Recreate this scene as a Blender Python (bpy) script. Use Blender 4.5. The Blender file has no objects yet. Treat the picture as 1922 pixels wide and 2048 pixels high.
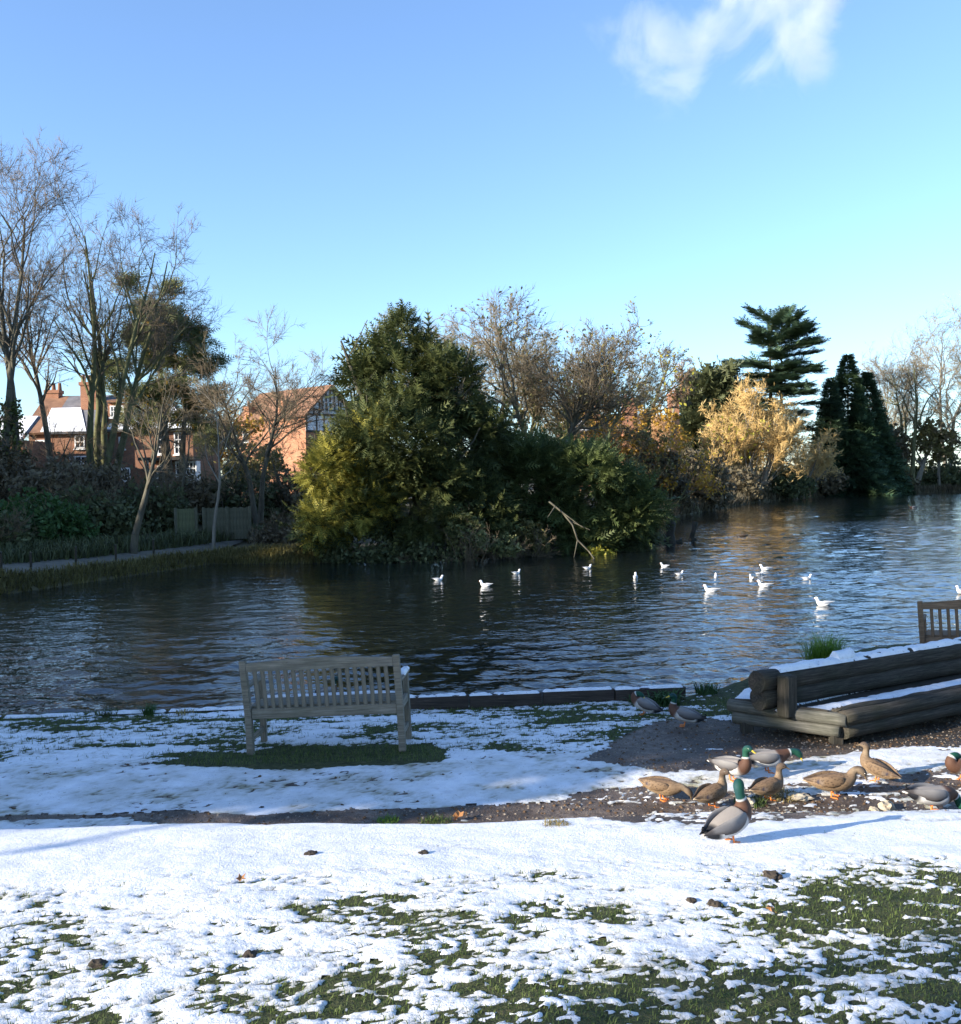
import bpy, bmesh, math, random
import numpy as np
from mathutils import Vector, Matrix, noise as mnoise

scene = bpy.context.scene
COL = scene.collection
R = math.radians

# ------------------------------------------------------------------ camera
CAM_Z, FPX, CX, CY = 2.45, 2000.0, 961.0, 1024.0        # eye height, focal length in photo pixels
PITCH, ROLL = math.atan(59 / 2000.0), R(1.0)
_r0 = Vector((1, 0, 0)); _f0 = Vector((0, math.cos(PITCH), -math.sin(PITCH))); _u0 = Vector((0, math.sin(PITCH), math.cos(PITCH)))
_rc = math.cos(ROLL) * _r0 - math.sin(ROLL) * _u0
_uc = math.sin(ROLL) * _r0 + math.cos(ROLL) * _u0
cam_data = bpy.data.cameras.new('camera')
cam = bpy.data.objects.new('camera', cam_data); COL.objects.link(cam)
cam_data.sensor_fit = 'HORIZONTAL'; cam_data.sensor_width = 36.0
cam_data.lens = 36.0 * FPX / 1922.0
cam_data.clip_start = 0.1; cam_data.clip_end = 6000
_m = Matrix((( _rc.x, _uc.x, -_f0.x, 0), (_rc.y, _uc.y, -_f0.y, 0), (_rc.z, _uc.z, -_f0.z, CAM_Z), (0, 0, 0, 1)))
cam.matrix_world = _m
scene.camera = cam

# ------------------------------------------------------------------ sky, sun, exposure
SUN_EL = R(18.0)
SUN_H = Vector((-0.90, -0.43)).normalized()            # horizontal direction towards the sun (low, from the left)
world = bpy.data.worlds.new('World'); scene.world = world; world.use_nodes = True
wn = world.node_tree.nodes; wl = world.node_tree.links
bg = wn['Background']
sky = wn.new('ShaderNodeTexSky'); sky.sky_type = 'NISHITA'; sky.sun_disc = False
sky.sun_elevation = SUN_EL
sky.sun_rotation = math.atan2(SUN_H.x, SUN_H.y)
sky.altitude = 120; sky.air_density = 1.0; sky.dust_density = 0.5; sky.ozone_density = 5.0
hs = wn.new('ShaderNodeHueSaturation'); hs.inputs['Hue'].default_value = 0.501; hs.inputs['Saturation'].default_value = 0.95
wl.new(sky.outputs[0], hs.inputs['Color']); wl.new(hs.outputs[0], bg.inputs[0]); bg.inputs[1].default_value = 0.081
sun_data = bpy.data.lights.new('sun', 'SUN'); sun_data.energy = 2.9; sun_data.angle = R(0.5); sun_data.color = (1.0, 0.90, 0.76)
sun = bpy.data.objects.new('sun', sun_data); COL.objects.link(sun)
_sd = Vector((SUN_H.x * math.cos(SUN_EL), SUN_H.y * math.cos(SUN_EL), math.sin(SUN_EL)))
sun.rotation_euler = _sd.to_track_quat('Z', 'Y').to_euler(); sun.location = (-40, -10, 40)
vs = scene.view_settings
vs.view_transform = 'Standard'; vs.look = 'None'; vs.gamma = 1.0; vs.use_curve_mapping = False
vs.exposure = 2.1
cy = scene.cycles
cy.use_denoising = True
try: cy.denoiser = 'OPENIMAGEDENOISE'
except Exception: pass
cy.volume_step_rate = 0.35
cy.max_bounces = 6; cy.diffuse_bounces = 3; cy.glossy_bounces = 3; cy.transmission_bounces = 4; cy.volume_bounces = 3; cy.transparent_max_bounces = 8
cy.caustics_reflective = False; cy.caustics_refractive = False

# ------------------------------------------------------------------ helpers
def ray(px, py):
    return (_rc * ((px - CX) / FPX) + _uc * (-(py - CY) / FPX) + _f0)
def at(px, py, d):
    v = ray(px, py); return Vector((0, 0, CAM_Z)) + v * (d / v.y)
def on(px, py, z):
    v = ray(px, py); return Vector((0, 0, CAM_Z)) + v * ((z - CAM_Z) / v.z)
def onground(px, py):
    z = 0.0
    for _ in range(12):
        p = on(px, py, z); z = 0.5 * z + 0.5 * float(gz(np.array([p.x]), np.array([p.y]))[0])
    return on(px, py, z)

_tabs = {}
def vnoise(x, y, seed=0):
    if seed not in _tabs: _tabs[seed] = np.random.default_rng(1000 + seed).random((256, 256)).astype(np.float32)
    t = _tabs[seed]
    xi = np.floor(x).astype(np.int64); yi = np.floor(y).astype(np.int64)
    fx = x - xi; fy = y - yi; fx = fx * fx * (3 - 2 * fx); fy = fy * fy * (3 - 2 * fy)
    a = t[xi & 255, yi & 255]; b = t[(xi + 1) & 255, yi & 255]; c = t[xi & 255, (yi + 1) & 255]; d = t[(xi + 1) & 255, (yi + 1) & 255]
    return (a * (1 - fx) + b * fx) * (1 - fy) + (c * (1 - fx) + d * fx) * fy
def fbm(x, y, octs=4, seed=0, gain=0.5):
    s = np.zeros_like(x, dtype=np.float64); a = 1.0; n = 0.0
    for o in range(octs):
        ca, sa = math.cos(o * 0.7 + .3), math.sin(o * 0.7 + .3)
        f = 2.03 ** o
        s += a * (vnoise((x * ca - y * sa) * f + 17.3 * o, (x * sa + y * ca) * f + 9.1 * o, seed + o) - 0.5) * 2
        n += a; a *= gain
    return s / n
def sstep(e0, e1, x):
    t = np.clip((x - e0) / (e1 - e0), 0, 1); return t * t * (3 - 2 * t)

def tag(o, label=None, cat=None, group=None, kind=None):
    if label: o['label'] = label
    if cat: o['category'] = cat
    if group: o['group'] = group
    if kind: o['kind'] = kind
    return o
def empty(name, loc=(0, 0, 0), rz=0.0, rot=None):
    e = bpy.data.objects.new(name, None); COL.objects.link(e); e.location = loc
    e.rotation_euler = rot if rot else (0, 0, rz); e.empty_display_size = 0.1
    return e
def link(name, me, parent=None, mat=None):
    o = bpy.data.objects.new(name, me); COL.objects.link(o)
    if mat is not None and not me.materials: me.materials.append(mat)
    if parent is not None: o.parent = parent
    return o
def mesh_np(name, verts, faces, mat=None, parent=None, smooth=False, cols=None, attrs=None):
    """verts (N,3); faces (M,3) or (M,4) int array, or list of such arrays"""
    me = bpy.data.meshes.new(name)
    if isinstance(faces, (list, tuple)) and len(faces) and isinstance(faces[0], np.ndarray): fl = [f for f in faces if len(f)]
    else: fl = [np.asarray(faces)]
    verts = np.asarray(verts, dtype=np.float32)
    me.vertices.add(len(verts)); me.vertices.foreach_set('co', verts.ravel())
    nl = sum(f.size for f in fl); npoly = sum(len(f) for f in fl)
    me.loops.add(nl); me.polygons.add(npoly)
    me.loops.foreach_set('vertex_index', np.concatenate([f.ravel() for f in fl]).astype(np.int32))
    ls = []; s = 0
    for f in fl:
        k = f.shape[1]; ls.append(s + np.arange(len(f)) * k); s += f.size
    me.polygons.foreach_set('loop_start', np.concatenate(ls).astype(np.int32))
    me.update(calc_edges=True)
    if smooth: me.polygons.foreach_set('use_smooth', np.ones(npoly, dtype=bool))
    if cols is not None:
        ca = me.color_attributes.new('Col', 'FLOAT_COLOR', 'POINT')
        c4 = np.ones((len(verts), 4), dtype=np.float32); c4[:, :cols.shape[1]] = cols
        ca.data.foreach_set('color', c4.ravel())
    if attrs:
        for k, v in attrs.items():
            a = me.attributes.new(k, 'FLOAT', 'POINT'); a.data.foreach_set('value', np.asarray(v, dtype=np.float32))
    return link(name, me, parent, mat)

class MB:
    def __init__(s): s.v = []; s.f = []
    def add(s, vs_, fs_):
        n = len(s.v); s.v += [tuple(v) for v in vs_]; s.f += [tuple(i + n for i in f) for f in fs_]; return s
    def box(s, x0, x1, y0, y1, z0, z1):
        return s.add([(x0, y0, z0), (x1, y0, z0), (x1, y1, z0), (x0, y1, z0), (x0, y0, z1), (x1, y0, z1), (x1, y1, z1), (x0, y1, z1)],
                     [(0, 3, 2, 1), (4, 5, 6, 7), (0, 1, 5, 4), (1, 2, 6, 5), (2, 3, 7, 6), (3, 0, 4, 7)])
    def prism(s, pts, z0, z1):
        n = len(pts)
        return s.add([(x, y, z0) for x, y in pts] + [(x, y, z1) for x, y in pts],
                     [tuple(range(n - 1, -1, -1)), tuple(range(n, 2 * n))] + [(i, (i + 1) % n, n + (i + 1) % n, n + i) for i in range(n)])
    def build(s, name, mat, parent=None, bevel=0.0, smooth=False, seg=1):
        me = bpy.data.meshes.new(name); me.from_pydata(s.v, [], s.f); me.update()
        if bevel > 0:
            b = bmesh.new(); b.from_mesh(me)
            bmesh.ops.bevel(b, geom=list(b.edges), offset=bevel, segments=seg, affect='EDGES', clamp_overlap=True)
            b.to_mesh(me); b.free()
        if smooth:
            for p in me.polygons: p.use_smooth = True
        return link(name, me, parent, mat)

_beams = {}
def beam_mesh(L, w, t, bevel, mat):
    k = (round(L, 4), round(w, 4), round(t, 4), mat.name)
    if k not in _beams:
        m = MB().box(0, L, -w / 2, w / 2, -t / 2, t / 2)
        me = bpy.data.meshes.new('beam'); me.from_pydata(m.v, [], m.f)
        b = bmesh.new(); b.from_mesh(me)
        bmesh.ops.bevel(b, geom=list(b.edges), offset=bevel, segments=1, affect='EDGES', clamp_overlap=True)
        b.to_mesh(me); b.free(); me.materials.append(mat)
        _beams[k] = me
    return _beams[k]
def beam(name, p0, p1, w, t, mat, parent, side=(0, 1, 0), bevel=0.004):
    """timber from p0 to p1; w is its size along `side`, t across both"""
    p0 = Vector(p0); p1 = Vector(p1); x = (p1 - p0); L = x.length; x.normalize()
    y = Vector(side); y = (y - x * y.dot(x)).normalized(); z = x.cross(y)
    o = bpy.data.objects.new(name, beam_mesh(L, w, t, bevel, mat)); COL.objects.link(o)
    o.parent = parent
    o.matrix_local = Matrix(((x.x, y.x, z.x, p0.x), (x.y, y.y, z.y, p0.y), (x.z, y.z, z.z, p0.z), (0, 0, 0, 1)))
    return o

def sweep(rings, seg=14, sub=4):
    """rings: list of (x,y,z,rw,rh): catmull-rom swept closed body. returns verts, faces, t(per vert ring param), ang"""
    P = np.array(rings, dtype=float); n = len(P)
    Q = []; T = []
    for i in range(n - 1):
        a, b, c, d = P[max(i - 1, 0)], P[i], P[i + 1], P[min(i + 2, n - 1)]
        for k in range(sub):
            t = k / sub
            Q.append(0.5 * (2 * b + (c - a) * t + (2 * a - 5 * b + 4 * c - d) * t * t + (3 * b - a - 3 * c + d) * t ** 3)); T.append(i + t)
    Q.append(P[-1]); T.append(n - 1.0)
    Q = np.array(Q); Q[:, 3:] = np.maximum(Q[:, 3:], 0.0015); m = len(Q)
    tan = np.gradient(Q[:, :3], axis=0); tan /= np.linalg.norm(tan, axis=1)[:, None] + 1e-9
    # parallel frame, starting with z up
    up = np.array([0, 0, 1.0]); V = []; TT = []; AA = []
    u = up - tan[0] * (up @ tan[0]); u /= np.linalg.norm(u)
    for i in range(m):
        u = u - tan[i] * (u @ tan[i]); u /= np.linalg.norm(u); w = np.cross(u, tan[i])
        for k in range(seg):
            a = 2 * math.pi * k / seg
            V.append(Q[i, :3] + w * math.cos(a) * Q[i, 3] + u * math.sin(a) * Q[i, 4]); TT.append(T[i]); AA.append(a)
    F = []
    for i in range(m - 1):
        for k in range(seg):
            k2 = (k + 1) % seg
            F.append((i * seg + k, i * seg + k2, (i + 1) * seg + k2, (i + 1) * seg + k))
    V = np.array(V); F = np.array(F)
    F = F[:, ::-1].copy()
    c0 = len(V); V = np.vstack([V, Q[0, :3], Q[-1, :3]]); TT += [T[0], T[-1]]; AA += [0, 0]
    cap = [(c0, (k + 1) % seg, k) for k in range(seg)] + [(c0 + 1, (m - 1) * seg + k, (m - 1) * seg + (k + 1) % seg) for k in range(seg)]
    return V, [F, np.array(cap)[:, ::-1].copy()], np.array(TT), np.array(AA), tan[-1], Q[-1, :3]

def tubes(P0, P1, R0, R1, n=3):
    """separate tapered prisms for N segments -> verts, quads"""
    N = len(P0)
    if N == 0: return np.zeros((0, 3)), np.zeros((0, 4), int)
    d = P1 - P0; L = np.linalg.norm(d, axis=1)[:, None] + 1e-9; d = d / L
    ref = np.where(np.abs(d[:, 2:3]) > 0.9, np.array([[1.0, 0, 0]]), np.array([[0, 0, 1.0]]))
    u = np.cross(d, ref); u /= np.linalg.norm(u, axis=1)[:, None] + 1e-9; w = np.cross(d, u)
    V = np.zeros((N, 2 * n, 3))
    for k in range(n):
        a = 2 * math.pi * k / n
        o = u * math.cos(a) + w * math.sin(a)
        V[:, k] = P0 + o * R0[:, None]; V[:, n + k] = P1 + o * R1[:, None]
    base = (np.arange(N) * 2 * n)[:, None]
    F = np.concatenate([base + np.array([[k, (k + 1) % n, n + (k + 1) % n, n + k]]) for k in range(n)], axis=0)
    return V.reshape(-1, 3), F

def cones(P0, P1, R0, n=3):
    N = len(P0); d = P1 - P0; d = d / (np.linalg.norm(d, axis=1)[:, None] + 1e-9)
    ref = np.where(np.abs(d[:, 2:3]) > 0.9, np.array([[1.0, 0, 0]]), np.array([[0, 0, 1.0]]))
    u = np.cross(d, ref); u /= np.linalg.norm(u, axis=1)[:, None] + 1e-9; w = np.cross(d, u)
    V = np.zeros((N, n + 1, 3)); V[:, n] = P1
    for k in range(n):
        a = 2 * math.pi * k / n; V[:, k] = P0 + (u * math.cos(a) + w * math.sin(a)) * R0[:, None]
    b = (np.arange(N) * (n + 1))[:, None]
    return V.reshape(-1, 3), np.concatenate([b + np.array([[k, (k + 1) % n, n]]) for k in range(n)], axis=0)

# ------------------------------------------------------------------ materials
MATS = {}
class NT:
    def __init__(s, name, rough=0.8, spec=0.3):
        s.m = bpy.data.materials.new(name); s.m.use_nodes = True; s.t = s.m.node_tree; s.n = s.t.nodes; s.l = s.t.links
        s.b = s.n['Principled BSDF']; s.b.inputs['Roughness'].default_value = rough
        s.b.inputs['Specular IOR Level'].default_value = spec; MATS[name] = s.m
    def node(s, typ, **kw):
        n = s.n.new(typ)
        for k, v in kw.items(): setattr(n, k, v)
        return n
    def put(s, sock, v):
        if hasattr(v, 'is_output'): s.l.new(v, sock)
        else: sock.default_value = v
    def coord(s, scale=(1, 1, 1), kind='Object', rot=(0, 0, 0)):
        tc = s.node('ShaderNodeTexCoord'); mp = s.node('ShaderNodeMapping'); s.l.new(tc.outputs[kind], mp.inputs[0])
        mp.inputs['Scale'].default_value = scale; mp.inputs['Rotation'].default_value = rot; return mp.outputs[0]
    def noise(s, vec, scale=5, detail=4, rough=0.55, dist=0.0):
        n = s.node('ShaderNodeTexNoise'); s.l.new(vec, n.inputs['Vector']); n.inputs['Scale'].default_value = scale
        n.inputs['Detail'].default_value = detail; n.inputs['Roughness'].default_value = rough; n.inputs['Distortion'].default_value = dist
        return n.outputs[0]
    def ramp(s, fac, stops):
        r = s.node('ShaderNodeValToRGB'); s.l.new(fac, r.inputs[0]); e = r.color_ramp.elements
        while len(e) > 1: e.remove(e[-1])
        e[0].position = stops[0][0]; e[0].color = (*stops[0][1], 1) if not isinstance(stops[0][1], (int, float)) else (stops[0][1],) * 3 + (1,)
        for p, c in stops[1:]:
            x = e.new(p); x.color = (*c, 1) if not isinstance(c, (int, float)) else (c, c, c, 1)
        return r.outputs[0]
    def mix(s, fac, a, b, mode='MIX'):
        m = s.node('ShaderNodeMix', data_type='RGBA', blend_type=mode)
        s.put(m.inputs[0], fac)
        s.put(m.inputs[6], (*a, 1) if isinstance(a, tuple) and len(a) == 3 else a); s.put(m.inputs[7], (*b, 1) if isinstance(b, tuple) and len(b) == 3 else b)
        return m.outputs[2]
    def math(s, op, a, b=0.0, clamp=False):
        m = s.node('ShaderNodeMath', operation=op, use_clamp=clamp); s.put(m.inputs[0], a); s.put(m.inputs[1], b); return m.outputs[0]
    def attr(s, name, out='Fac'):
        a = s.node('ShaderNodeAttribute', attribute_name=name); return a.outputs[out]
    def bump(s, h, strength=0.3, dist=0.01):
        b = s.node('ShaderNodeBump'); b.inputs['Strength'].default_value = strength; b.inputs['Distance'].default_value = dist
        s.l.new(h, b.inputs['Height']); s.l.new(b.outputs[0], s.b.inputs['Normal']); return b
    def color(s, v): s.put(s.b.inputs['Base Color'], (*v, 1) if isinstance(v, tuple) else v); return s

def simple(name, c1, c2, scale=8, rough=0.8, bump=0.2, bdist=0.01, stretch=(1, 1, 1), spec=0.3):
    t = NT(name, rough, spec); v = t.coord(stretch); n = t.noise(v, scale, 5, 0.6)
    t.color(t.ramp(n, [(0.3, c1), (0.7, c2)]))
    if bump: t.bump(n, bump, bdist)
    return t.m

def foliage(name, c1, c2, trans=0.25, rough=0.6, spec=0.25, clump=0.8):
    """leaf colour varies by clump (noise) and leaf by leaf"""
    t = NT(name, rough, spec); v = t.coord((1, 1, 1)); n = t.noise(v, clump, 3, 0.6)
    g = t.node('ShaderNodeNewGeometry')
    f = t.math('ADD', t.math('MULTIPLY', n, 0.6), t.math('MULTIPLY', g.outputs['Random Per Island'], 0.4))
    c = t.ramp(f, [(0.28, c1), (0.72, c2)])
    t.color(c)
    tr = t.node('ShaderNodeBsdfTranslucent'); t.l.new(c, tr.inputs[0])
    ms = t.node('ShaderNodeMixShader'); ms.inputs[0].default_value = trans
    t.l.new(t.b.outputs[0], ms.inputs[1]); t.l.new(tr.outputs[0], ms.inputs[2])
    t.l.new(ms.outputs[0], t.n['Material Output'].inputs[0])
    return t.m

# bark and twigs
M_bark = simple('bark', (0.045, 0.04, 0.03), (0.13, 0.12, 0.085), 6, 0.9, 0.5, 0.02, (1, 1, 0.25))
M_bark_green = simple('bark_mossy', (0.05, 0.05, 0.025), (0.16, 0.16, 0.07), 5, 0.9, 0.5, 0.02, (1, 1, 0.3))
M_bark_pale = simple('bark_pale', (0.13, 0.115, 0.09), (0.27, 0.25, 0.20), 5, 0.9, 0.4, 0.02, (1, 1, 0.3))
M_twig = simple('twig', (0.09, 0.07, 0.046), (0.21, 0.165, 0.105), 0.6, 0.9, 0)
M_twig_purple = simple('twig_purple', (0.085, 0.067, 0.047), (0.20, 0.158, 0.108), 0.6, 0.9, 0)
M_twig_grey = simple('twig_grey', (0.15, 0.12, 0.07), (0.33, 0.27, 0.155), 0.5, 0.9, 0)
M_twig_gold = simple('twig_gold', (0.40, 0.26, 0.09), (0.60, 0.42, 0.18), 0.5, 0.85, 0)
M_twig_rust = simple('twig_rust', (0.30, 0.17, 0.08), (0.46, 0.28, 0.14), 0.5, 0.85, 0)
# foliage
M_yew = foliage('yew_needles', (0.034, 0.052, 0.02), (0.11, 0.125, 0.04), 0.2)
M_yew_sunlit = foliage('yew_sunlit_needles', (0.17, 0.17, 0.03), (0.40, 0.36, 0.075), 0.3)  # lighter copy of the yew needles, sunlight put into the colour
M_pine = foliage('pine_needles', (0.07, 0.095, 0.035), (0.20, 0.20, 0.075), 0.25)
M_cedar = foliage('cedar_needles', (0.035, 0.075, 0.045), (0.10, 0.15, 0.085), 0.2)
M_cypress = foliage('cypress_needles', (0.03, 0.065, 0.035), (0.09, 0.14, 0.065), 0.2)
M_holly = foliage('holly_leaves', (0.045, 0.06, 0.03), (0.12, 0.13, 0.06), 0.2, 0.4, 0.4)
M_ivy = foliage('ivy_leaves', (0.03, 0.05, 0.012), (0.16, 0.18, 0.045), 0.2, 0.45, 0.4)
M_thicket = foliage('thicket_needles', (0.05, 0.075, 0.026), (0.135, 0.165, 0.055), 0.25)
M_shrub = foliage('shrub_leaves', (0.05, 0.068, 0.03), (0.135, 0.15, 0.068), 0.25)
M_shrub_green = foliage('bright_shrub_leaves', (0.03, 0.075, 0.02), (0.075, 0.14, 0.045), 0.25)
M_bramble = foliage('bramble_leaves', (0.07, 0.058, 0.036), (0.19, 0.16, 0.095), 0.2)
M_olive = foliage('olive_leaves', (0.09, 0.085, 0.03), (0.24, 0.21, 0.075), 0.3)
M_yellow = foliage('yellow_leaves', (0.32, 0.17, 0.022), (0.55, 0.36, 0.06), 0.35)
M_lemon = foliage('lemon_leaves', (0.25, 0.23, 0.03), (0.48, 0.44, 0.07), 0.35)
M_variegated = foliage('variegated_leaves', (0.07, 0.09, 0.03), (0.30, 0.30, 0.13), 0.25)
M_grass = foliage('grass_blades', (0.05, 0.085, 0.02), (0.16, 0.205, 0.06), 0.3, 0.6, 0.2, 3.0)
M_grass_bright = foliage('tussock_blades', (0.08, 0.17, 0.015), (0.20, 0.33, 0.04), 0.35, 0.5, 0.3, 6.0)
M_grass_dry = foliage('dry_blades', (0.16, 0.13, 0.05), (0.34, 0.27, 0.11), 0.3, 0.7, 0.2, 4.0)

def snow_material():
    t = NT('snow', 0.55, 0.25); v = t.coord(); n1 = t.noise(v, 60, 4, 0.6); n2 = t.noise(v, 9, 4, 0.6); n3 = t.noise(v, 2.2, 4, 0.6)
    c = t.ramp(n2, [(0.3, (0.70, 0.72, 0.75)), (0.65, (0.82, 0.83, 0.84))])
    dirt = t.math('MULTIPLY', t.attr('dirt'), t.ramp(n3, [(0.35, 0.0), (0.62, 1.0)]))
    c = t.mix(dirt, c, (0.30, 0.28, 0.19))
    fl = t.math('MULTIPLY', t.ramp(t.noise(v, 42, 3, 0.7), [(0.60, 0.0), (0.70, 1.0)]), t.ramp(t.noise(v, 3.2, 3, 0.6), [(0.40, 0.15), (0.62, 0.85)]))
    c = t.mix(fl, c, (0.17, 0.15, 0.10))
    t.color(c)
    n4 = t.noise(v, 170, 3, 0.6); h = t.math('ADD', t.math('MULTIPLY', n1, 0.6), t.math('ADD', t.math('MULTIPLY', n2, 0.7), t.math('MULTIPLY', n4, 0.3))); t.bump(h, 0.5, 0.022)
    t.b.inputs['Subsurface Weight'].default_value = 0.0
    return t.m
M_snow = snow_material()

def ground_material():
    t = NT('lawn_soil', 0.85, 0.3); v = t.coord(); soil = t.attr('soil'); leaf = t.attr('dark')
    n = t.noise(v, 14, 6, 0.65); n2 = t.noise(v, 2.0, 4, 0.6); n3 = t.noise(v, 90, 3, 0.6)
    g = t.ramp(n, [(0.3, (0.022, 0.028, 0.010)), (0.55, (0.06, 0.07, 0.024)), (0.75, (0.12, 0.105, 0.05))])
    m = t.ramp(n, [(0.28, (0.055, 0.037, 0.026)), (0.5, (0.125, 0.092, 0.068)), (0.62, (0.18, 0.14, 0.108)), (0.8, (0.30, 0.25, 0.20))])
    m = t.mix(t.ramp(n3, [(0.52, 0.0), (0.62, 0.55)]), m, (0.26, 0.225, 0.20))
    m = t.mix(t.ramp(t.noise(v, 1.6, 5, 0.65), [(0.42, 0.75), (0.58, 0.0)]), m, (0.045, 0.032, 0.024))
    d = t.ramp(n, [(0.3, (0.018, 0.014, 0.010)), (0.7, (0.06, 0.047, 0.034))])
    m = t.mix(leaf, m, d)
    f = t.math('ADD', soil, t.math('MULTIPLY', t.math('SUBTRACT', n2, 0.5), 0.6)); f = t.ramp(f, [(0.4, 0.0), (0.6, 1.0)])
    t.color(t.mix(f, g, m))
    rr = t.node('ShaderNodeMapRange'); t.l.new(f, rr.inputs[0]); rr.inputs[3].default_value = 0.95; rr.inputs[4].default_value = 0.58
    t.l.new(rr.outputs[0], t.b.inputs['Roughness'])
    t.bump(t.math('ADD', n, t.math('MULTIPLY', n3, 0.5)), 0.9, 0.035)
    return t.m
M_ground = ground_material()
M_bank = simple('bank_earth', (0.05, 0.045, 0.025), (0.13, 0.115, 0.065), 1.2, 0.95, 0.6, 0.1)
M_gravel = simple('gravel_path', (0.10, 0.092, 0.072), (0.18, 0.168, 0.135), 3.0, 0.95, 0.4, 0.02)

def water_material(name='pond_water', WATER_BUMP=0.12, k=1.0):
    t = NT(name, 0.03, 0.5)
    t.b.inputs['IOR'].default_value = 1.45
    t.color((0.008, 0.012, 0.013))
    v1 = t.coord((1.05 * k, 1.45 * k, 1), rot=(0, 0, R(-10))); v2 = t.coord((2.0 * k, 2.9 * k, 1), rot=(0, 0, R(12))); v3 = t.coord((0.05, 0.10, 1))
    a = t.noise(v1, 1.5, 1.5, 0.45, 0.35); b = t.noise(v2, 2.0, 1.5, 0.5, 0.4); c = t.noise(v3, 1.0, 3, 0.5)
    amp = t.ramp(c, [(0.32, 0.45), (0.62, 1.0)])
    h = t.math('MULTIPLY', t.math('ADD', t.math('MULTIPLY', a, 1.0), t.math('MULTIPLY', b, 0.40)), amp)
    t.bump(h, 1.0, WATER_BUMP)
    return t.m
M_water = water_material('pond_water', 0.14); M_water_near = water_material('pond_ripples', 0.022, 2.2)

def wood_material(name, c1, c2, c3, moss=None, rough=0.85):
    t = NT(name, rough, 0.2); v = t.coord((1.2, 22, 22)); n = t.noise(v, 3.0, 5, 0.6, 0.6); v2 = t.coord(); n2 = t.noise(v2, 3.5, 3, 0.6)
    c = t.ramp(n, [(0.3, c1), (0.55, c2), (0.75, c3)])
    c = t.mix(t.ramp(n2, [(0.45, 0.0), (0.75, 0.6)]), c, moss or c1)
    n5 = t.noise(t.coord((2.5, 30, 30)), 2.0, 6, 0.7, 1.2)
    t.color(t.mix(t.ramp(n5, [(0.30, 0.75), (0.42, 0.0)]), c, tuple(0.35 * x for x in c1))); t.bump(t.math('ADD', n, t.math('MULTIPLY', n5, 0.8)), 0.7, 0.008)
    return t.m
M_bench = wood_material('weathered_teak', (0.12, 0.105, 0.078), (0.22, 0.195, 0.15), (0.32, 0.285, 0.225), (0.10, 0.10, 0.065))
M_bench_warm = wood_material('warm_teak', (0.12, 0.075, 0.045), (0.22, 0.15, 0.095), (0.32, 0.23, 0.15), (0.10, 0.075, 0.05))
M_log = wood_material('old_log', (0.022, 0.019, 0.015), (0.055, 0.048, 0.038), (0.10, 0.09, 0.072), (0.022, 0.026, 0.014), 0.9)
M_log_grey = wood_material('grey_log', (0.055, 0.052, 0.042), (0.12, 0.115, 0.095), (0.20, 0.19, 0.16), (0.05, 0.055, 0.035), 0.9)
M_edging = wood_material('wet_edging', (0.03, 0.022, 0.018), (0.065, 0.05, 0.04), (0.11, 0.085, 0.065), (0.03, 0.028, 0.02), 0.8)
M_fence = wood_material('fence_board', (0.10, 0.10, 0.07), (0.16, 0.155, 0.105), (0.22, 0.21, 0.15), (0.08, 0.085, 0.055), 0.9)
M_fence_green = wood_material('mossy_fence_board', (0.11, 0.12, 0.07), (0.18, 0.19, 0.10), (0.25, 0.26, 0.14), (0.09, 0.10, 0.06), 0.9)

def brick_material(name, c1, c2, mortar):
    t = NT(name, 0.9, 0.2)
    tc = t.node('ShaderNodeTexCoord'); br = t.node('ShaderNodeTexBrick')
    sx = t.node('ShaderNodeSeparateXYZ'); t.l.new(tc.outputs['Object'], sx.inputs[0])
    cb = t.node('ShaderNodeCombineXYZ'); t.l.new(t.math('ADD', sx.outputs[0], sx.outputs[1]), cb.inputs[0]); t.l.new(sx.outputs[2], cb.inputs[1])
    t.l.new(cb.outputs[0], br.inputs['Vector']); br.inputs['Scale'].default_value = 1.0
    br.inputs['Brick Width'].default_value = 0.225; br.inputs['Row Height'].default_value = 0.075; br.inputs['Mortar Size'].default_value = 0.008
    br.inputs['Color1'].default_value = (*c1, 1); br.inputs['Color2'].default_value = (*c2, 1); br.inputs['Mortar'].default_value = (*mortar, 1)
    n = t.noise(t.coord(), 0.7, 4, 0.6)
    t.color(t.mix(t.ramp(n, [(0.35, 0.0), (0.7, 0.45)]), br.outputs[0], tuple(0.6 * x for x in c1)))
    return t.m
M_brick = brick_material('red_brick', (0.29, 0.12, 0.065), (0.38, 0.165, 0.09), (0.33, 0.26, 0.19))
M_brick_orange = brick_material('orange_brick', (0.31, 0.125, 0.065), (0.41, 0.18, 0.095), (0.36, 0.27, 0.19))
M_brick_dark = brick_material('brown_brick', (0.22, 0.10, 0.06), (0.32, 0.145, 0.085), (0.25, 0.2, 0.15))
def tile_material(name, c1, c2):
    t = NT(name, 0.85, 0.25); w = t.node('ShaderNodeTexWave', wave_type='BANDS', bands_direction='Z'); t.l.new(t.coord(), w.inputs[0])
    w.inputs['Scale'].default_value = 3.2; w.inputs['Distortion'].default_value = 1.0
    n = t.noise(t.coord(), 2.0, 5, 0.6)
    t.color(t.ramp(n, [(0.3, c1), (0.7, c2)])); t.bump(w.outputs[0], 0.5, 0.03); return t.m
M_tile = tile_material('clay_tile', (0.15, 0.08, 0.05), (0.29, 0.16, 0.095))
M_slate = tile_material('slate_tile', (0.10, 0.10, 0.11), (0.2, 0.2, 0.21))
M_roof_snow = simple('roof_snow', (0.70, 0.72, 0.76), (0.86, 0.87, 0.88), 1.0, 0.6, 0.2, 0.05)
M_white = simple('white_paint', (0.68, 0.68, 0.66), (0.80, 0.80, 0.78), 3, 0.5, 0)
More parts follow.
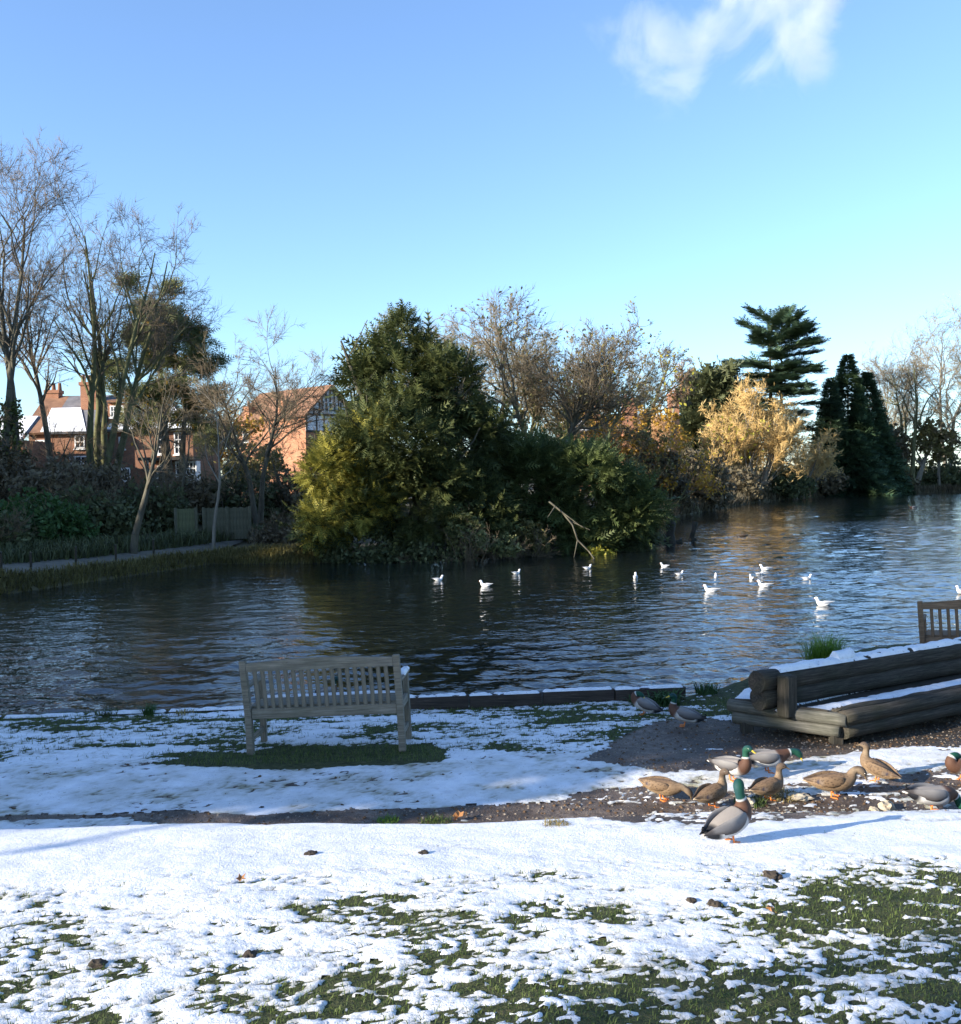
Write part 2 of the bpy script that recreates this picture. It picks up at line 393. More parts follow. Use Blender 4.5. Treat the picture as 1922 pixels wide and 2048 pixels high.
M_black = simple('black_timber', (0.018, 0.016, 0.014), (0.04, 0.036, 0.03), 3, 0.6, 0)
M_doorblue = simple('dark_door', (0.02, 0.022, 0.03), (0.04, 0.042, 0.05), 3, 0.4, 0)
def glass_material():
    t = NT('window_glass', 0.05, 0.8); t.color((0.03, 0.035, 0.045)); return t.m
M_glass = glass_material()

# ------------------------------------------------------------------ ground: the near lawn, path and bank
SHX = [-60, -30, -6, 2.3, 2.7, 3.2, 4.0, 6.0, 9.0, 15, 60]
SHY = [9.0, 10.2, 11.02, 11.42, 11.75, 12.3, 13.2, 14.4, 15.0, 15.5, 18]
WATER_Z = -0.20
def shore(x): return np.interp(x, SHX, SHY)
def lip(x): return 6.88 + 0.22 * fbm(x * 0.45, x * 0 + 3.3, 3, 40) + 0.02 * x       # foot of the snowy bank
def gz(x, y):
    x = np.asarray(x, float); y = np.asarray(y, float)
    base = np.interp(y, [-60, 0, 3, 5.5, 6.3, 6.75, 9, 11, 14], [1.2, 0.86, 0.60, 0.33, 0.225, 0.165, 0.0, -0.05, -0.05])
    yl = lip(x)
    base = base - 0.10 * sstep(yl - 0.22, yl + 0.10, y) * sstep(9.0, 7.2, y)
    base = base + 0.018 * fbm(x * 0.9, y * 0.9, 4, 3) + 0.012 * fbm(x * 3.1, y * 3.1, 3, 9) * sstep(8.8, 9.3, y) + 0.014 * fbm(x * 2.6, y * 2.6, 3, 9) * sstep(6.6, 5.8, y)
    # ruts of the muddy path
    base = base - 0.02 * np.exp(-((y - 7.12 - 0.02 * x) / 0.16) ** 2)
    # the ground rises a little towards the right-hand side behind the log seat
    base = base + 0.06 * sstep(3.0, 6.0, x) * sstep(10.0, 12.0, y)
    s = y - shore(x)
    base = base - 0.75 * sstep(0.0, 0.45, s)
    return base

def ax(a, b, fine0, fine1, step, coarse):
    l = list(np.arange(fine0, fine1 + 1e-6, step)); x = fine0 - coarse[0]; k = 0
    c = coarse[0]; lo = []
    while x > a: lo.append(x); c *= 1.25; x -= c
    c = coarse[0]; x = fine1 + c; hi = []
    while x < b: hi.append(x); c *= 1.25; x += c
    return np.array(sorted(lo + [a]) + l + hi + [b])
gx = ax(-90, 90, -7.6, 7.6, 0.08, [0.16]); gy = ax(-90, 22, 2.2, 14.2, 0.07, [0.14])
GX, GY = np.meshgrid(gx, gy)
GZ = gz(GX, GY)

def poly_soft(x, y, pts, soft):
    """signed-distance style mask of a polygon: 1 inside, fading over soft metres"""
    inside = np.zeros(x.shape, bool); d2 = np.full(x.shape, 1e9); n = len(pts)
    for i in range(n):
        (x0, y0), (x1, y1) = pts[i], pts[(i + 1) % n]
        c = ((y0 > y) != (y1 > y)) & (x < (x1 - x0) * (y - y0) / (y1 - y0 + 1e-12) + x0); inside ^= c
        t = np.clip(((x - x0) * (x1 - x0) + (y - y0) * (y1 - y0)) / ((x1 - x0) ** 2 + (y1 - y0) ** 2), 0, 1)
        d2 = np.minimum(d2, (x - x0 - t * (x1 - x0)) ** 2 + (y - y0 - t * (y1 - y0)) ** 2)
    d = np.sqrt(d2) * np.where(inside, 1, -1)
    return np.clip(d / soft, -1, 1)

def G(px, py): p = onground(px, py); return (p.x, p.y)
MUD_YARD = [G(1150, 1522), G(1235, 1478), G(1300, 1446), G(1400, 1432), G(1475, 1445), G(1600, 1440), (3.3, 9.6), (5.0, 10.4), (8.5, 11.2), (8.8, 9.0), G(1922, 1492), G(1760, 1500), G(1650, 1515), G(1560, 1522), G(1470, 1540), G(1330, 1545), G(1270, 1533)]
BENCH_GRASS = [G(300, 1530), G(400, 1508), G(490, 1506), G(560, 1494), G(700, 1492), G(860, 1486), G(895, 1502), G(885, 1524), G(760, 1530), G(620, 1538), G(450, 1536)]
DUCK_MUD = [G(1060, 1600), G(1200, 1565), G(1300, 1562), G(1480, 1580), G(1600, 1560), G(1700, 1540), G(1922, 1535), (5.2, 8.2), (5.2, 6.75), G(1922, 1650), G(1720, 1648), G(1560, 1650), G(1400, 1655), G(1300, 1650), G(1000, 1650), G(900, 1640)]
MUD_STRIPE = [G(250, 1638), G(330, 1622), G(520, 1628), G(800, 1617), G(1040, 1606), G(1280, 1612), G(1280, 1652), G(1100, 1650), G(940, 1652), G(700, 1662), G(520, 1662), G(380, 1650)]
MUD_LEFT = [G(0, 1632), G(60, 1630), G(330, 1625), G(330, 1632), G(60, 1640), G(0, 1642)]

def soil_mask(x, y):
    wob = 0.06 * fbm(x * 3, y * 3, 3, 21)
    s = np.maximum.reduce([poly_soft(x, y + wob, MUD_YARD, 0.15), poly_soft(x, y + wob, DUCK_MUD, 0.12), poly_soft(x, y + wob * .6, MUD_STRIPE, 0.08), poly_soft(x, y, MUD_LEFT, 0.05)])
    path = sstep(6.8, 7.0, y) * sstep(9.05, 8.75, y) * 2 - 1
    return np.clip(0.5 + 0.5 * np.maximum(s, path * 0.7) - 1.2 * np.clip(poly_soft(x, y, BENCH_GRASS, 0.2) + 0.5, 0, 1), 0, 1)

def snow_height(x, y):
    """thickness of the snow over the ground (negative: bare ground)"""
    big = fbm(x * 0.55, y * 0.8, 3, 50); mid = fbm(x * 1.6, y * 2.2, 4, 60); fine = fbm(x * 5.5, y * 8.0, 4, 70); tiny = fbm(x * 16, y * 20, 3, 80); streak = fbm(x * 1.6, y * 7.0, 4, 90)
    micro = fbm(x * 38, y * 46, 2, 85); yl = lip(x)
    # near slope: snow over grass, balder towards the right
    u = x / (0.48 * np.maximum(y, 1.0))                      # -1 .. 1 across the slope at that distance
    bald = np.interp(u, [-1.3, -0.3, 0.0, 0.35, 0.75, 1.3], [0.34, 0.32, 0.24, 0.20, 0.13, 0.05])
    bald = bald + np.interp(y, [2.5, 3.6, 4.6, 5.1, 5.7], [-0.06, -0.04, 0.04, 0.16, 0.62])
    bare_r = np.exp(-(((x - 2.25) / 0.55) ** 2 + ((y - 4.95) / 0.38) ** 2)); bald = bald - 0.20 * bare_r
    trod = np.exp(-(((x - 0.95) / 0.33) ** 2 + ((y - 4.55) / 0.5) ** 2)); bald = bald + 0.45 * trod
    mid2 = fbm(x * 1.5, y * 2.9, 5, 62, 0.6)
    near = bald - 0.20 + 0.52 * mid2 + 0.38 * fine + 0.30 * tiny + 0.50 * micro
    bank = 0.50 + 0.22 * mid + 0.26 * fine + 0.26 * tiny + 0.3 * micro + 0.1 * big
    path = 0.30 + 0.14 * mid + 0.34 * streak + 0.34 * tiny + 0.35 * micro
    lawn = 0.0 + 0.25 * mid + 0.55 * streak + 0.40 * tiny + 0.40 * micro + 0.15 * big - 0.14 * sstep(0.2, 1.2, x) * sstep(9.9, 10.6, y) + 0.2 * sstep(0.1, -0.5, x) * sstep(10.6, 9.6, y)
    h = np.where(y < yl, near * sstep(5.75, 5.2, y) + bank * sstep(5.2, 5.75, y), 0)
    pw = sstep(8.75, 9.1, y + 0.08 * fbm(x * 1.2, x * 0, 2, 33))
    h = np.where(y >= yl, path * (1 - pw) + lawn * pw, h)
    wob = 0.16 * fbm(x * 2.2, y * 3.2, 5, 21, 0.62)
    yard = poly_soft(x, y + wob * .7, MUD_YARD, 0.14); duck = poly_soft(x, y + wob, DUCK_MUD, 0.16); stripe = poly_soft(x, y + wob * .35, MUD_STRIPE, 0.07); left = poly_soft(x, y + wob * .25, MUD_LEFT, 0.05)
    bgr = poly_soft(x, y + wob * .6, BENCH_GRASS, 0.10)
    h = h - 1.0 * np.clip(yard + 0.15, 0, 1) - 0.55 * np.clip(duck + 0.05 + 1.2 * streak, 0, 1) * np.clip(duck * 3 + 1, 0, 1) - 0.95 * np.clip(stripe + 0.3, 0, 1) - 0.8 * np.clip(left + 0.3, 0, 1)
    h = h - 1.4 * np.clip(bgr + 0.2, 0, 1)
    # snow lingering in the yard
    h = h + 0.5 * np.clip(micro - 0.45, 0, 1) * (y < 5.6) + (1.6 * np.clip(fbm(x * 2.1, y * 5, 4, 95) + 0.35 * micro - 0.18, 0, 1)) * (yard > -0.5) + 1.3 * np.clip(fbm(x * 2.6, y * 8, 4, 97) + 0.4 * micro - 0.08, 0, 1) * (duck > -0.5)
    s = y - shore(x); h = h - 3.0 * sstep(-0.12, 0.05, s)
    # where the seat, the benches and the tussock stand
    return h
hraw = None
def snow_z(h): return np.where(h > 0, 0.0055 * np.tanh(h * 9) + 0.006 * np.tanh(h * 1.6), 0.05 * h)

soil = soil_mask(GX, GY)
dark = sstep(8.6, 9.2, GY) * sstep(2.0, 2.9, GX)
ny, nx = GX.shape
idx = np.arange(nx * ny).reshape(ny, nx)
Fq = np.stack([idx[:-1, :-1].ravel(), idx[:-1, 1:].ravel(), idx[1:, 1:].ravel(), idx[1:, :-1].ravel()], 1)
lawn = mesh_np('lawn', np.stack([GX.ravel(), GY.ravel(), GZ.ravel()], 1), Fq, M_ground, smooth=True, attrs={'soil': soil.ravel(), 'dark': dark.ravel()})
tag(lawn, 'wet lawn, muddy path and grass bank sloping down to the pond', kind='structure')

# snow: a second sheet lying on the ground, thick on the bank, broken where grass and mud show
def snow_patch(x0, x1, y0, y1, st):
    xs = np.arange(x0, x1 + 1e-6, st); ys = np.arange(y0, y1 + 1e-6, st)
    X, Y = np.meshgrid(xs, ys); keep = np.abs(X) < 0.49 * Y + 1.3
    H = np.full(X.shape, -1.0); H[keep] = snow_height(X[keep], Y[keep])
    Z = np.zeros(X.shape); Z[keep] = gz(X[keep], Y[keep]) + snow_z(H[keep])
    D = np.zeros(X.shape); yk = Y[keep]
    D[keep] = sstep(0.34, 0.0, H[keep]) * 0.75 + 0.42 * sstep(6.9, 7.2, yk) * sstep(9.0, 8.6, yk) + 0.3 * sstep(1.0, 2.0, X[keep]) * sstep(8.2, 7.7, yk) * sstep(6.3, 6.8, yk)
    ok = keep & (H > -0.35)
    I = np.arange(X.size).reshape(X.shape)
    q = ok[:-1, :-1] & ok[:-1, 1:] & ok[1:, 1:] & ok[1:, :-1] & ((H[:-1, :-1] > -0.02) | (H[:-1, 1:] > -0.02) | (H[1:, 1:] > -0.02) | (H[1:, :-1] > -0.02))
    F = np.stack([I[:-1, :-1][q], I[:-1, 1:][q], I[1:, 1:][q], I[1:, :-1][q]], 1)
    used = np.unique(F); remap = np.zeros(X.size, np.int64); remap[used] = np.arange(len(used))
    V = np.stack([X.ravel()[used], Y.ravel()[used], Z.ravel()[used]], 1)
    return V, remap[F], D.ravel()[used]
Va, Fa, Da = snow_patch(-4.6, 4.6, 2.6, 6.06, 0.0175)
Vb, Fb, Db = snow_patch(-7.6, 7.6, 6.0, 13.0, 0.028)
snow = mesh_np('snow_cover', np.vstack([Va, Vb]), np.vstack([Fa, Fb + len(Va)]), M_snow, smooth=True, attrs={'dirt': np.concatenate([Da, Db])})
tag(snow, 'thin patchy snow lying on the lawn, bank and path', 'snow', kind='stuff')

# grass blades through the snow
def blades(P, length, width, lean, rng, mat, name, parent=None):
    N = len(P); a = rng.random(N) * 2 * math.pi; L = length * (0.5 + rng.random(N)); w = width * (0.6 + 0.8 * rng.random(N))
    out = np.stack([np.cos(a), np.sin(a), np.zeros(N)], 1); side = np.stack([-np.sin(a), np.cos(a), np.zeros(N)], 1)
    ln = lean * (0.2 + rng.random(N))
    mid = P + out * (L * ln * 0.35)[:, None] + np.array([0, 0, 1]) * (L * 0.6)[:, None]
    tip = P + out * (L * ln)[:, None] + np.array([0, 0, 1]) * (L * (1 - 0.35 * ln))[:, None]
    V = np.stack([P - side * w[:, None], P + side * w[:, None], mid - side * (w * .7)[:, None], mid + side * (w * .7)[:, None], tip], 1).reshape(-1, 3)
    b = (np.arange(N) * 5)[:, None]
    Q = b + np.array([[0, 1, 3, 2]]); T = b + np.array([[2, 3, 4]])
    return mesh_np(name, V, [Q, T], mat, parent)
rng = np.random.default_rng(5)
def scatter(x0, x1, y0, y1, n, thr, dens=None):
    X = rng.uniform(x0, x1, n); Y = rng.uniform(y0, y1, n)
    k = np.abs(X) < 0.49 * Y + 0.6; X, Y = X[k], Y[k]
    H = snow_height(X, Y); S = soil_mask(X, Y)
    k = (H < thr(X, Y)) & (S + 0.25 * fbm(X * 4, Y * 4, 2, 7) < 0.45); X, Y = X[k], Y[k]
    return np.stack([X, Y, gz(X, Y) - 0.004], 1)
near_p = scatter(-3.6, 3.6, 2.7, 6.2, 105000, lambda x, y: 0.04 + 0.05 * rng.standard_normal(len(x)) + 0.3 * (rng.random(len(x)) < 0.07))
far_p = scatter(-6.5, 4.0, 8.7, 11.3, 60000, lambda x, y: 0.0 + 0.05 * rng.standard_normal(len(x)) + 0.3 * (rng.random(len(x)) < 0.06))
bl = blades(near_p, 0.022, 0.0017, 1.15, rng, M_grass, 'lawn_grass'); tag(bl, 'short green grass showing through the snow on the near slope', 'grass', kind='stuff')
bl = blades(far_p, 0.035, 0.0022, 0.8, rng, M_grass, 'waterside_grass'); tag(bl, 'short grass round the bench and along the pond edge', 'grass', kind='stuff')

# loose gravel and leaf crumbs on the mud
def crumbs(n, size, mat, name, label, reg, seed):
    rg = np.random.default_rng(seed); X = rg.uniform(reg[0], reg[1], n); Y = rg.uniform(reg[2], reg[3], n)
    k = (soil_mask(X, Y) > .5) & (snow_height(X, Y) < .05) & (np.abs(X) < .49 * Y + .4); X, Y = X[k], Y[k]; N = len(X)
    T = np.array([(1, 0, -.3), (-.5, .87, -.3), (-.5, -.87, -.3), (0, 0, .8), (.6, .5, .2)]); Fc = np.array([(0, 4, 3), (4, 1, 3), (1, 2, 3), (2, 0, 3), (0, 1, 4)])
    a = rg.random(N) * 6.283; s = size * (.4 + rg.random(N) ** 3 * 2.0); c, si = np.cos(a) * s, np.sin(a) * s
    V = np.stack([c[:, None] * T[:, 0] - si[:, None] * T[:, 1] + X[:, None], si[:, None] * T[:, 0] + c[:, None] * T[:, 1] + Y[:, None], s[:, None] * T[:, 2] * .7 + gz(X, Y)[:, None] + .002], 2).reshape(-1, 3)
    o = mesh_np(name, V, (np.arange(N)[:, None, None] * 5 + Fc[None]).reshape(-1, 3), mat); tag(o, label, 'gravel', kind='stuff')
M_grit = simple('grit', (0.10, 0.08, 0.06), (0.34, 0.29, 0.23), 30, 0.9, 0)
M_crumb = simple('leaf_crumb', (0.05, 0.03, 0.018), (0.17, 0.10, 0.05), 30, 0.9, 0)
crumbs(16000, .008, M_grit, 'path_gravel', 'small stones trodden into the muddy path and yard', (-4, 6.5, 6.7, 11), 1)
crumbs(9000, .011, M_crumb, 'leaf_litter', 'dark crumbs of leaves and droppings on the mud', (-4, 6.5, 6.7, 11), 2)

# ------------------------------------------------------------------ the far bank
FBX = [-160, -70, -40, -20, -12.2, -10.7, -9.3, -5.8, -1.8, 2.5, 6.3, 7.6, 13.2, 29, 49, 75, 120, 320]
FBY = [5, 8, 12, 19, 25.5, 30.0, 34.4, 33.9, 34.6, 35.9, 37.2, 43, 69, 106, 138, 152, 165, 190]
def farshore(x): return np.interp(x, FBX, FBY)
def tz(x, y):
    x = np.asarray(x, float); y = np.asarray(y, float); s = y - farshore(x)
    z = np.interp(s, [-3, -0.3, 0.0, 0.7, 2.0, 4.5, 7, 20, 45, 120, 400], [-1.5, -0.35, -0.2, 0.02, 0.18, 0.34, 0.5, 0.9, 1.3, 2.2, 8])
    return z + 0.10 * fbm(x * 0.7, y * 0.7, 3, 111) * sstep(0, 1, s)
bx_ = np.unique(np.concatenate([np.linspace(-160, -30, 30), np.linspace(-30, 16, 150), np.linspace(16, 90, 90), np.linspace(90, 320, 20)]))
bs_ = np.array([-3, -1, -0.3, 0, 0.25, 0.5, 0.8, 1.2, 1.7, 2.4, 3.2, 4.2, 5.5, 7, 10, 14, 20, 30, 45, 70, 120, 250, 500, 1500])
BX, BS = np.meshgrid(bx_, bs_); BY = farshore(BX) + BS; BZ = tz(BX, BY)
I = np.arange(BX.size).reshape(BX.shape)
Fq = np.stack([I[:-1, :-1].ravel(), I[:-1, 1:].ravel(), I[1:, 1:].ravel(), I[1:, :-1].ravel()], 1)
bank = mesh_np('far_bank', np.stack([BX.ravel(), BY.ravel(), BZ.ravel()], 1), Fq, M_bank, smooth=True); tag(bank, 'earth bank round the far side of the pond', kind='structure')
# gravel footpath on the left bank
pc = [(-40, 3.2), (-20, 3.2), (-14, 3.2), (-12, 3.2), (-11, 3.0), (-10.4, 2.8)]
V = []; F = []
for i, x in enumerate(np.linspace(-60, -9.2, 90)):
    for s in (1.9, 2.7, 3.6, 4.6):
        y = float(farshore(x)) + s; V.append((x, y, float(tz(np.array([x]), np.array([y]))[0]) + 0.05))
for i in range(89):
    for k in range(3): a = i * 4 + k; F.append((a, a + 1, a + 5, a + 4))
gp = mesh_np('footpath', np.array(V), np.array(F)[:, ::-1].copy(), M_gravel, smooth=True); tag(gp, 'pale gravel footpath along the left bank', kind='structure')
# ------------------------------------------------------------------ water: a rippled sheet near by, a plain one beyond
def ripples(x, y):
    shelter = 0.30 + 0.70 * sstep(1.5, 13.0, farshore(x) - y)
    patch = 0.55 + 0.45 * sstep(-0.25, 0.35, fbm(x * 0.10, y * 0.16, 3, 170))
    h = 0.014 * fbm(x * 1.25 + 0.25 * y, y * 1.9, 2, 160, 0.4) + 0.019 * fbm(x * 2.6 - 0.3 * y, y * 4.2, 2, 164, 0.5) + 0.008 * fbm(x * 5.0 + 0.2 * y, y * 7.5, 2, 168, 0.5)
    return h * shelter * patch * (1.45 + 0.55 * sstep(-2.0, 6.0, x - 0.12 * (y - 12)))
st_ = 0.0058; yw = 10.6 * np.exp(np.arange(0, math.log(185 / 10.6), st_)); uw = np.arange(-0.66, 0.66, st_)
UW, YW = np.meshgrid(uw, yw); XW = UW * YW
ZW = WATER_Z + ripples(XW, YW) * sstep(185, 150, YW)
I = np.arange(XW.size).reshape(XW.shape)
Fq = np.stack([I[:-1, :-1].ravel(), I[:-1, 1:].ravel(), I[1:, 1:].ravel(), I[1:, :-1].ravel()], 1)
water = mesh_np('pond_water', np.stack([XW.ravel(), YW.ravel(), ZW.ravel()], 1), Fq, M_water_near, smooth=True); tag(water, 'rippled pond water mirroring sky and trees', kind='structure')
Vw = [(-160, 6), (320, 6), (320, 330), (-160, 330)]; y0, y1 = float(yw[0]), float(yw[-1]); u0, u1 = float(uw[0]), float(uw[-1])
inn = [(u0 * y0, y0), (u1 * y0, y0), (u1 * y1, y1), (u0 * y1, y1)]
water2 = MB().add([(x, y, WATER_Z) for x, y in Vw + inn], [(0, 1, 5, 4), (1, 2, 6, 5), (2, 3, 7, 6), (3, 0, 4, 7)]).build('far_water', M_water, None); tag(water2, 'open pond water beyond the ripples', kind='structure')
def farz(x, y): return float(tz(np.array([x]), np.array([y]))[0])

# ------------------------------------------------------------------ snow caps for timber
def snow_cap(name, parent, L, W, T, mtx, seed=0, ragged=0.25, st=0.02, cover=1.0):
    """lumpy strip of snow, L along local x, W along y, thickness T; mtx places it in the parent"""
    n = max(4, int(L / st)); m = max(4, int(W / (st * 0.6)))
    X, Y = np.meshgrid(np.linspace(0, L, n), np.linspace(-W / 2, W / 2, m))
    e = np.minimum(np.minimum(X, L - X) / 0.03, (W / 2 - np.abs(Y)) / (0.22 * W + 1e-6))
    nz = fbm(X * 9 + seed * 3.1, Y * 9 + seed, 4, 130 + seed) + cover - 1
    h = T * np.sqrt(np.clip(e, 0, 1)) * (1 + 0.5 * nz) - T * ragged * np.clip(-nz * 3, 0, 1) - 0.002 * (e <= 0) - T * 1.2 * np.clip(-(nz + 0.35) * 6, 0, 1)
    h[0], h[-1] = -0.004, -0.004; h[:, 0] = -0.004; h[:, -1] = -0.004
    I = np.arange(X.size).reshape(X.shape)
    F = np.stack([I[:-1, :-1].ravel(), I[:-1, 1:].ravel(), I[1:, 1:].ravel(), I[1:, :-1].ravel()], 1)
    o = mesh_np(name, np.stack([X.ravel(), Y.ravel(), h.ravel()], 1), F, M_snow, parent, smooth=True, attrs={'dirt': np.zeros(X.size)})
    o.matrix_local = mtx
    return o
def frame_on(p0, p1, side):
    p0 = Vector(p0); x = (Vector(p1) - p0).normalized(); y = Vector(side); y = (y - x * y.dot(x)).normalized(); z = x.cross(y)
    return Matrix(((x.x, y.x, z.x, p0.x), (x.y, y.y, z.y, p0.y), (x.z, y.z, z.z, p0.z), (0, 0, 0, 1)))

# ------------------------------------------------------------------ park benches (local: x along the bench, +y the side one sits on, z up)
def make_bench(loc, rot, mat, W=1.50, nslat=18, recline=0.10, label='', warm=False, hump=0.03):
    b = empty('park_bench', loc, rot=rot)
    tag(b, label, 'bench', 'slatted wooden benches facing the pond')
    hs, ht = 0.42, 0.88
    def rec(z): return -recline * max(0.0, z - 0.36) / (ht - 0.36)
    for sx in (0.0, W):
        # rear post: straight leg below, reclined above
        p = MB(); w = 0.031; d = 0.032
        prof = [(-d, 0), (d, 0), (d, 0.36), (d + rec(ht), ht), (-d + rec(ht) + .012, ht), (-d, 0.36)]
        prof = [(q[0], q[1] - (0.02 if q[1] == 0 else 0)) for q in prof]
        p.add([(sx - w, y, z) for y, z in prof] + [(sx + w, y, z) for y, z in prof],
              [tuple(range(5, -1, -1)), tuple(range(6, 12))] + [(i, (i + 1) % 6, 6 + (i + 1) % 6, 6 + i) for i in range(6)])
        p.build('rear_post', mat, b, bevel=0.005)
        beam('front_leg', (sx, 0.46, -0.03), (sx, 0.46, 0.60), 0.055, 0.055, mat, b, side=(1, 0, 0), bevel=0.005)
        a = beam('armrest', (sx, rec(0.62) + 0.03, 0.635), (sx, 0.52, 0.625), 0.07, 0.035, mat, b, side=(1, 0, 0), bevel=0.008)
        beam('side_rail', (sx, 0.034, 0.385), (sx, 0.43, 0.385), 0.035, 0.075, mat, b, side=(1, 0, 0))
        beam('stretcher', (sx, 0.034, 0.13), (sx, 0.43, 0.13), 0.03, 0.045, mat, b, side=(1, 0, 0))
    # top rail with a gentle hump
    n = 12; p = MB(); V = []
    for i in range(n + 1):
        x = 0.032 + (W - 0.064) * i / n; t = i / n
        zt = ht - 0.022 + hump * math.sin(math.pi * t) ** 1.3; zb = ht - 0.10
        y0 = rec(ht - 0.05)
        V += [(x, y0 - 0.019, zb), (x, y0 + 0.019, zb), (x, y0 + 0.019, zt), (x, y0 - 0.019, zt)]
    F = [(0, 1, 2, 3), (4 * n + 3, 4 * n + 2, 4 * n + 1, 4 * n)]
    for i in range(n):
        for k in range(4): a0 = 4 * i + k; a1 = 4 * i + (k + 1) % 4; F.append((a0, a0 + 4, a1 + 4, a1))
    p.add(V, F); p.build('top_rail', mat, b)
    beam('rear_seat_rail', (0.033, 0.0, 0.375), (W - 0.033, 0.0, 0.375), 0.038, 0.095, mat, b, side=(0, 1, 0), bevel=0.004)
    beam('front_seat_rail', (0.03, 0.46, 0.375), (W - 0.03, 0.46, 0.375), 0.03, 0.075, mat, b, side=(0, 1, 0), bevel=0.004)
    zb, zt = 0.4225, ht - 0.10
    for i in range(nslat):
        x = 0.031 + (W - 0.062) * (i + 1) / (nslat + 1)
        beam('back_slat', (x, rec(zb), zb), (x, rec(zt), zt), 0.038, 0.016, mat, b, side=(1, 0, 0), bevel=0.003)
    for k in range(6):
        y = 0.045 + k * 0.078
        beam('seat_slat', (0.034, y, 0.432), (W - 0.034, y, 0.432), 0.062, 0.022, mat, b, side=(0, 1, 0), bevel=0.003)
    return b

def ground_at(px, py): return onground(px, py)
# left bench
pL, pR = onground(502, 1509), onground(808, 1497)
vx = pR - pL
b1 = make_bench((pL.x, pL.y, pL.z), None, M_bench, W=math.hypot(vx.x, vx.y), label='weathered grey slatted bench standing on the grass strip by the pond')
b1.rotation_euler = (0, -R(2.0), R(-3.0))
W1 = math.hypot(vx.x, vx.y)
snow_cap('arm_snow', b1, 0.36, 0.075, 0.03, frame_on((W1, 0.16, 0.645), (W1, 0.5, 0.645), (-1, 0, 0)), 3, st=0.01)
snow_cap('seat_snow', b1, W1 - 0.1, 0.10, 0.012, frame_on((0.05, 0.40, 0.4445), (W1, 0.40, 0.4445), (0, 1, 0)), 4, st=0.012)
# right bench, beyond the log seat
q = at(1848, 1342, 12.4)
b2 = make_bench((q.x, q.y, float(gz(np.array([q.x]), np.array([q.y]))[0])), None, M_bench_warm, W=1.55, nslat=15, recline=0.11, label='brown slatted bench half hidden behind the snowy log seat', hump=0.05)
b2.rotation_euler = (0, -R(2.5), R(-27))

# ------------------------------------------------------------------ timber edging along the water
def edging(p0, p1, h, n, name, label, seed, snow=True):
    e = empty(name, p0); tag(e, label, 'edging', 'timber boards edging the pond')
    v = Vector(p1) - Vector(p0); 
    for i in range(n):
        a = v * (i / n) ; b = v * ((i + 1) / n - 0.004 / 1)
        dz = 0.006 * math.sin(i * 2.3 + seed)
        beam('board', (a.x, a.y, h / 2 - 0.14 + dz), (b.x, b.y, v.z * 1 + h / 2 - 0.14 + dz), 0.07, h + 0.28, M_edging, e, side=(-v.y, v.x, 0), bevel=0.006)
        if snow:
            snow_cap('snow_cap', e, (b - a).length - 0.02, 0.075, 0.022, frame_on((a.x, a.y, h + dz - 0.001), (b.x, b.y, h + dz - 0.001), (-v.y, v.x, 0)), seed + i, st=0.02)
    return e
def lv(px, py, z): p = on(px, py, z); return p
eR0 = on(790, 1403, 0.05); eR1 = on(1372, 1371, 0.10)
zR0 = -0.07; zR1 = -0.055
edging((eR0.x, eR0.y, -0.06), (eR1.x, eR1.y, -0.06), 0.155, 4, 'timber_edging', 'dark timber edging board with snow along its top, from the bench to the two drakes', 3)
eL0 = on(-160, 1444, -0.055); eL1 = on(500, 1420, -0.055)
edging((eL0.x, eL0.y, -0.085), (eL1.x, eL1.y, -0.085), 0.05, 4, 'timber_edging', 'low dark edging board nearly buried in snow, left of the bench', 8)

# ------------------------------------------------------------------ the rustic log seat
def log(name, p0, p1, r, mat, parent, seed=0, n=12, k=14, squash=1.0, knob=0.12):
    """uneven round log, long axis local x"""
    p0 = Vector(p0); p1 = Vector(p1); L = (p1 - p0).length; V = []; F = []
    for i in range(k + 1):
        t = i / k
        for j in range(n):
            a = 2 * math.pi * j / n
            rr = r * (1 + knob * mnoise.noise(Vector((t * L * 3 + seed * 7.7, math.cos(a) * 1.3, math.sin(a) * 1.3))) + 0.04 * mnoise.noise(Vector((t * L * 14, j * 3.0, seed))))
            V.append((t * L, rr * math.cos(a), rr * math.sin(a) * squash))
    for i in range(k):
        for j in range(n): F.append((i * n + j, (i + 1) * n + j, (i + 1) * n + (j + 1) % n, i * n + (j + 1) % n))
    F.append(tuple(range(n))); F.append(tuple(range((k + 1) * n - 1, k * n - 1, -1)))
    m = MB().add(V, [f[::-1] for f in F]); o = m.build(name, mat, parent, smooth=False)
    for p in o.data.polygons: p.use_smooth = len(p.vertices) == 4
    o.matrix_local = frame_on(p0, p1, (0, 1, 0) if abs((p1 - p0).normalized().y) < 0.9 else (1, 0, 0))
    return o
A = on(1478, 1440, 0.10); B = on(1690, 1468, 0.10); C = on(1935, 1388, 0.10)
ls = empty('log_seat', (A.x, A.y, 0)); tag(ls, 'long rustic log seat with snow on its deck and back, beside the muddy yard', 'seat')
def L_(p, z): return (p.x - A.x, p.y - A.y, z)
dirAB = (B - A); dirAB.z = 0; dirAB.normalize(); dirBC = Vector((math.cos(R(31)), math.sin(R(31)), 0))
Cf = B + dirBC * 4.6; nBC = Vector((-dirBC.y, dirBC.x, 0))
for p in (A + dirAB * .08, B - dirAB * .04 + nBC * .05): beam('foot_post', L_(p, -0.12), L_(p, 0.10), 0.11, 0.11, M_log, ls, side=(1, 0, 0), bevel=0.012)
log('end_log', L_(A - dirAB * 0.05, 0.125), L_(B - dirAB * 0.04, 0.115), 0.062, M_log_grey, ls, 1)
log('end_log', L_(A - dirAB * 0.10 + nBC * .0, 0.235), L_(B + dirAB * 0.02, 0.225), 0.062, M_log_grey, ls, 2)
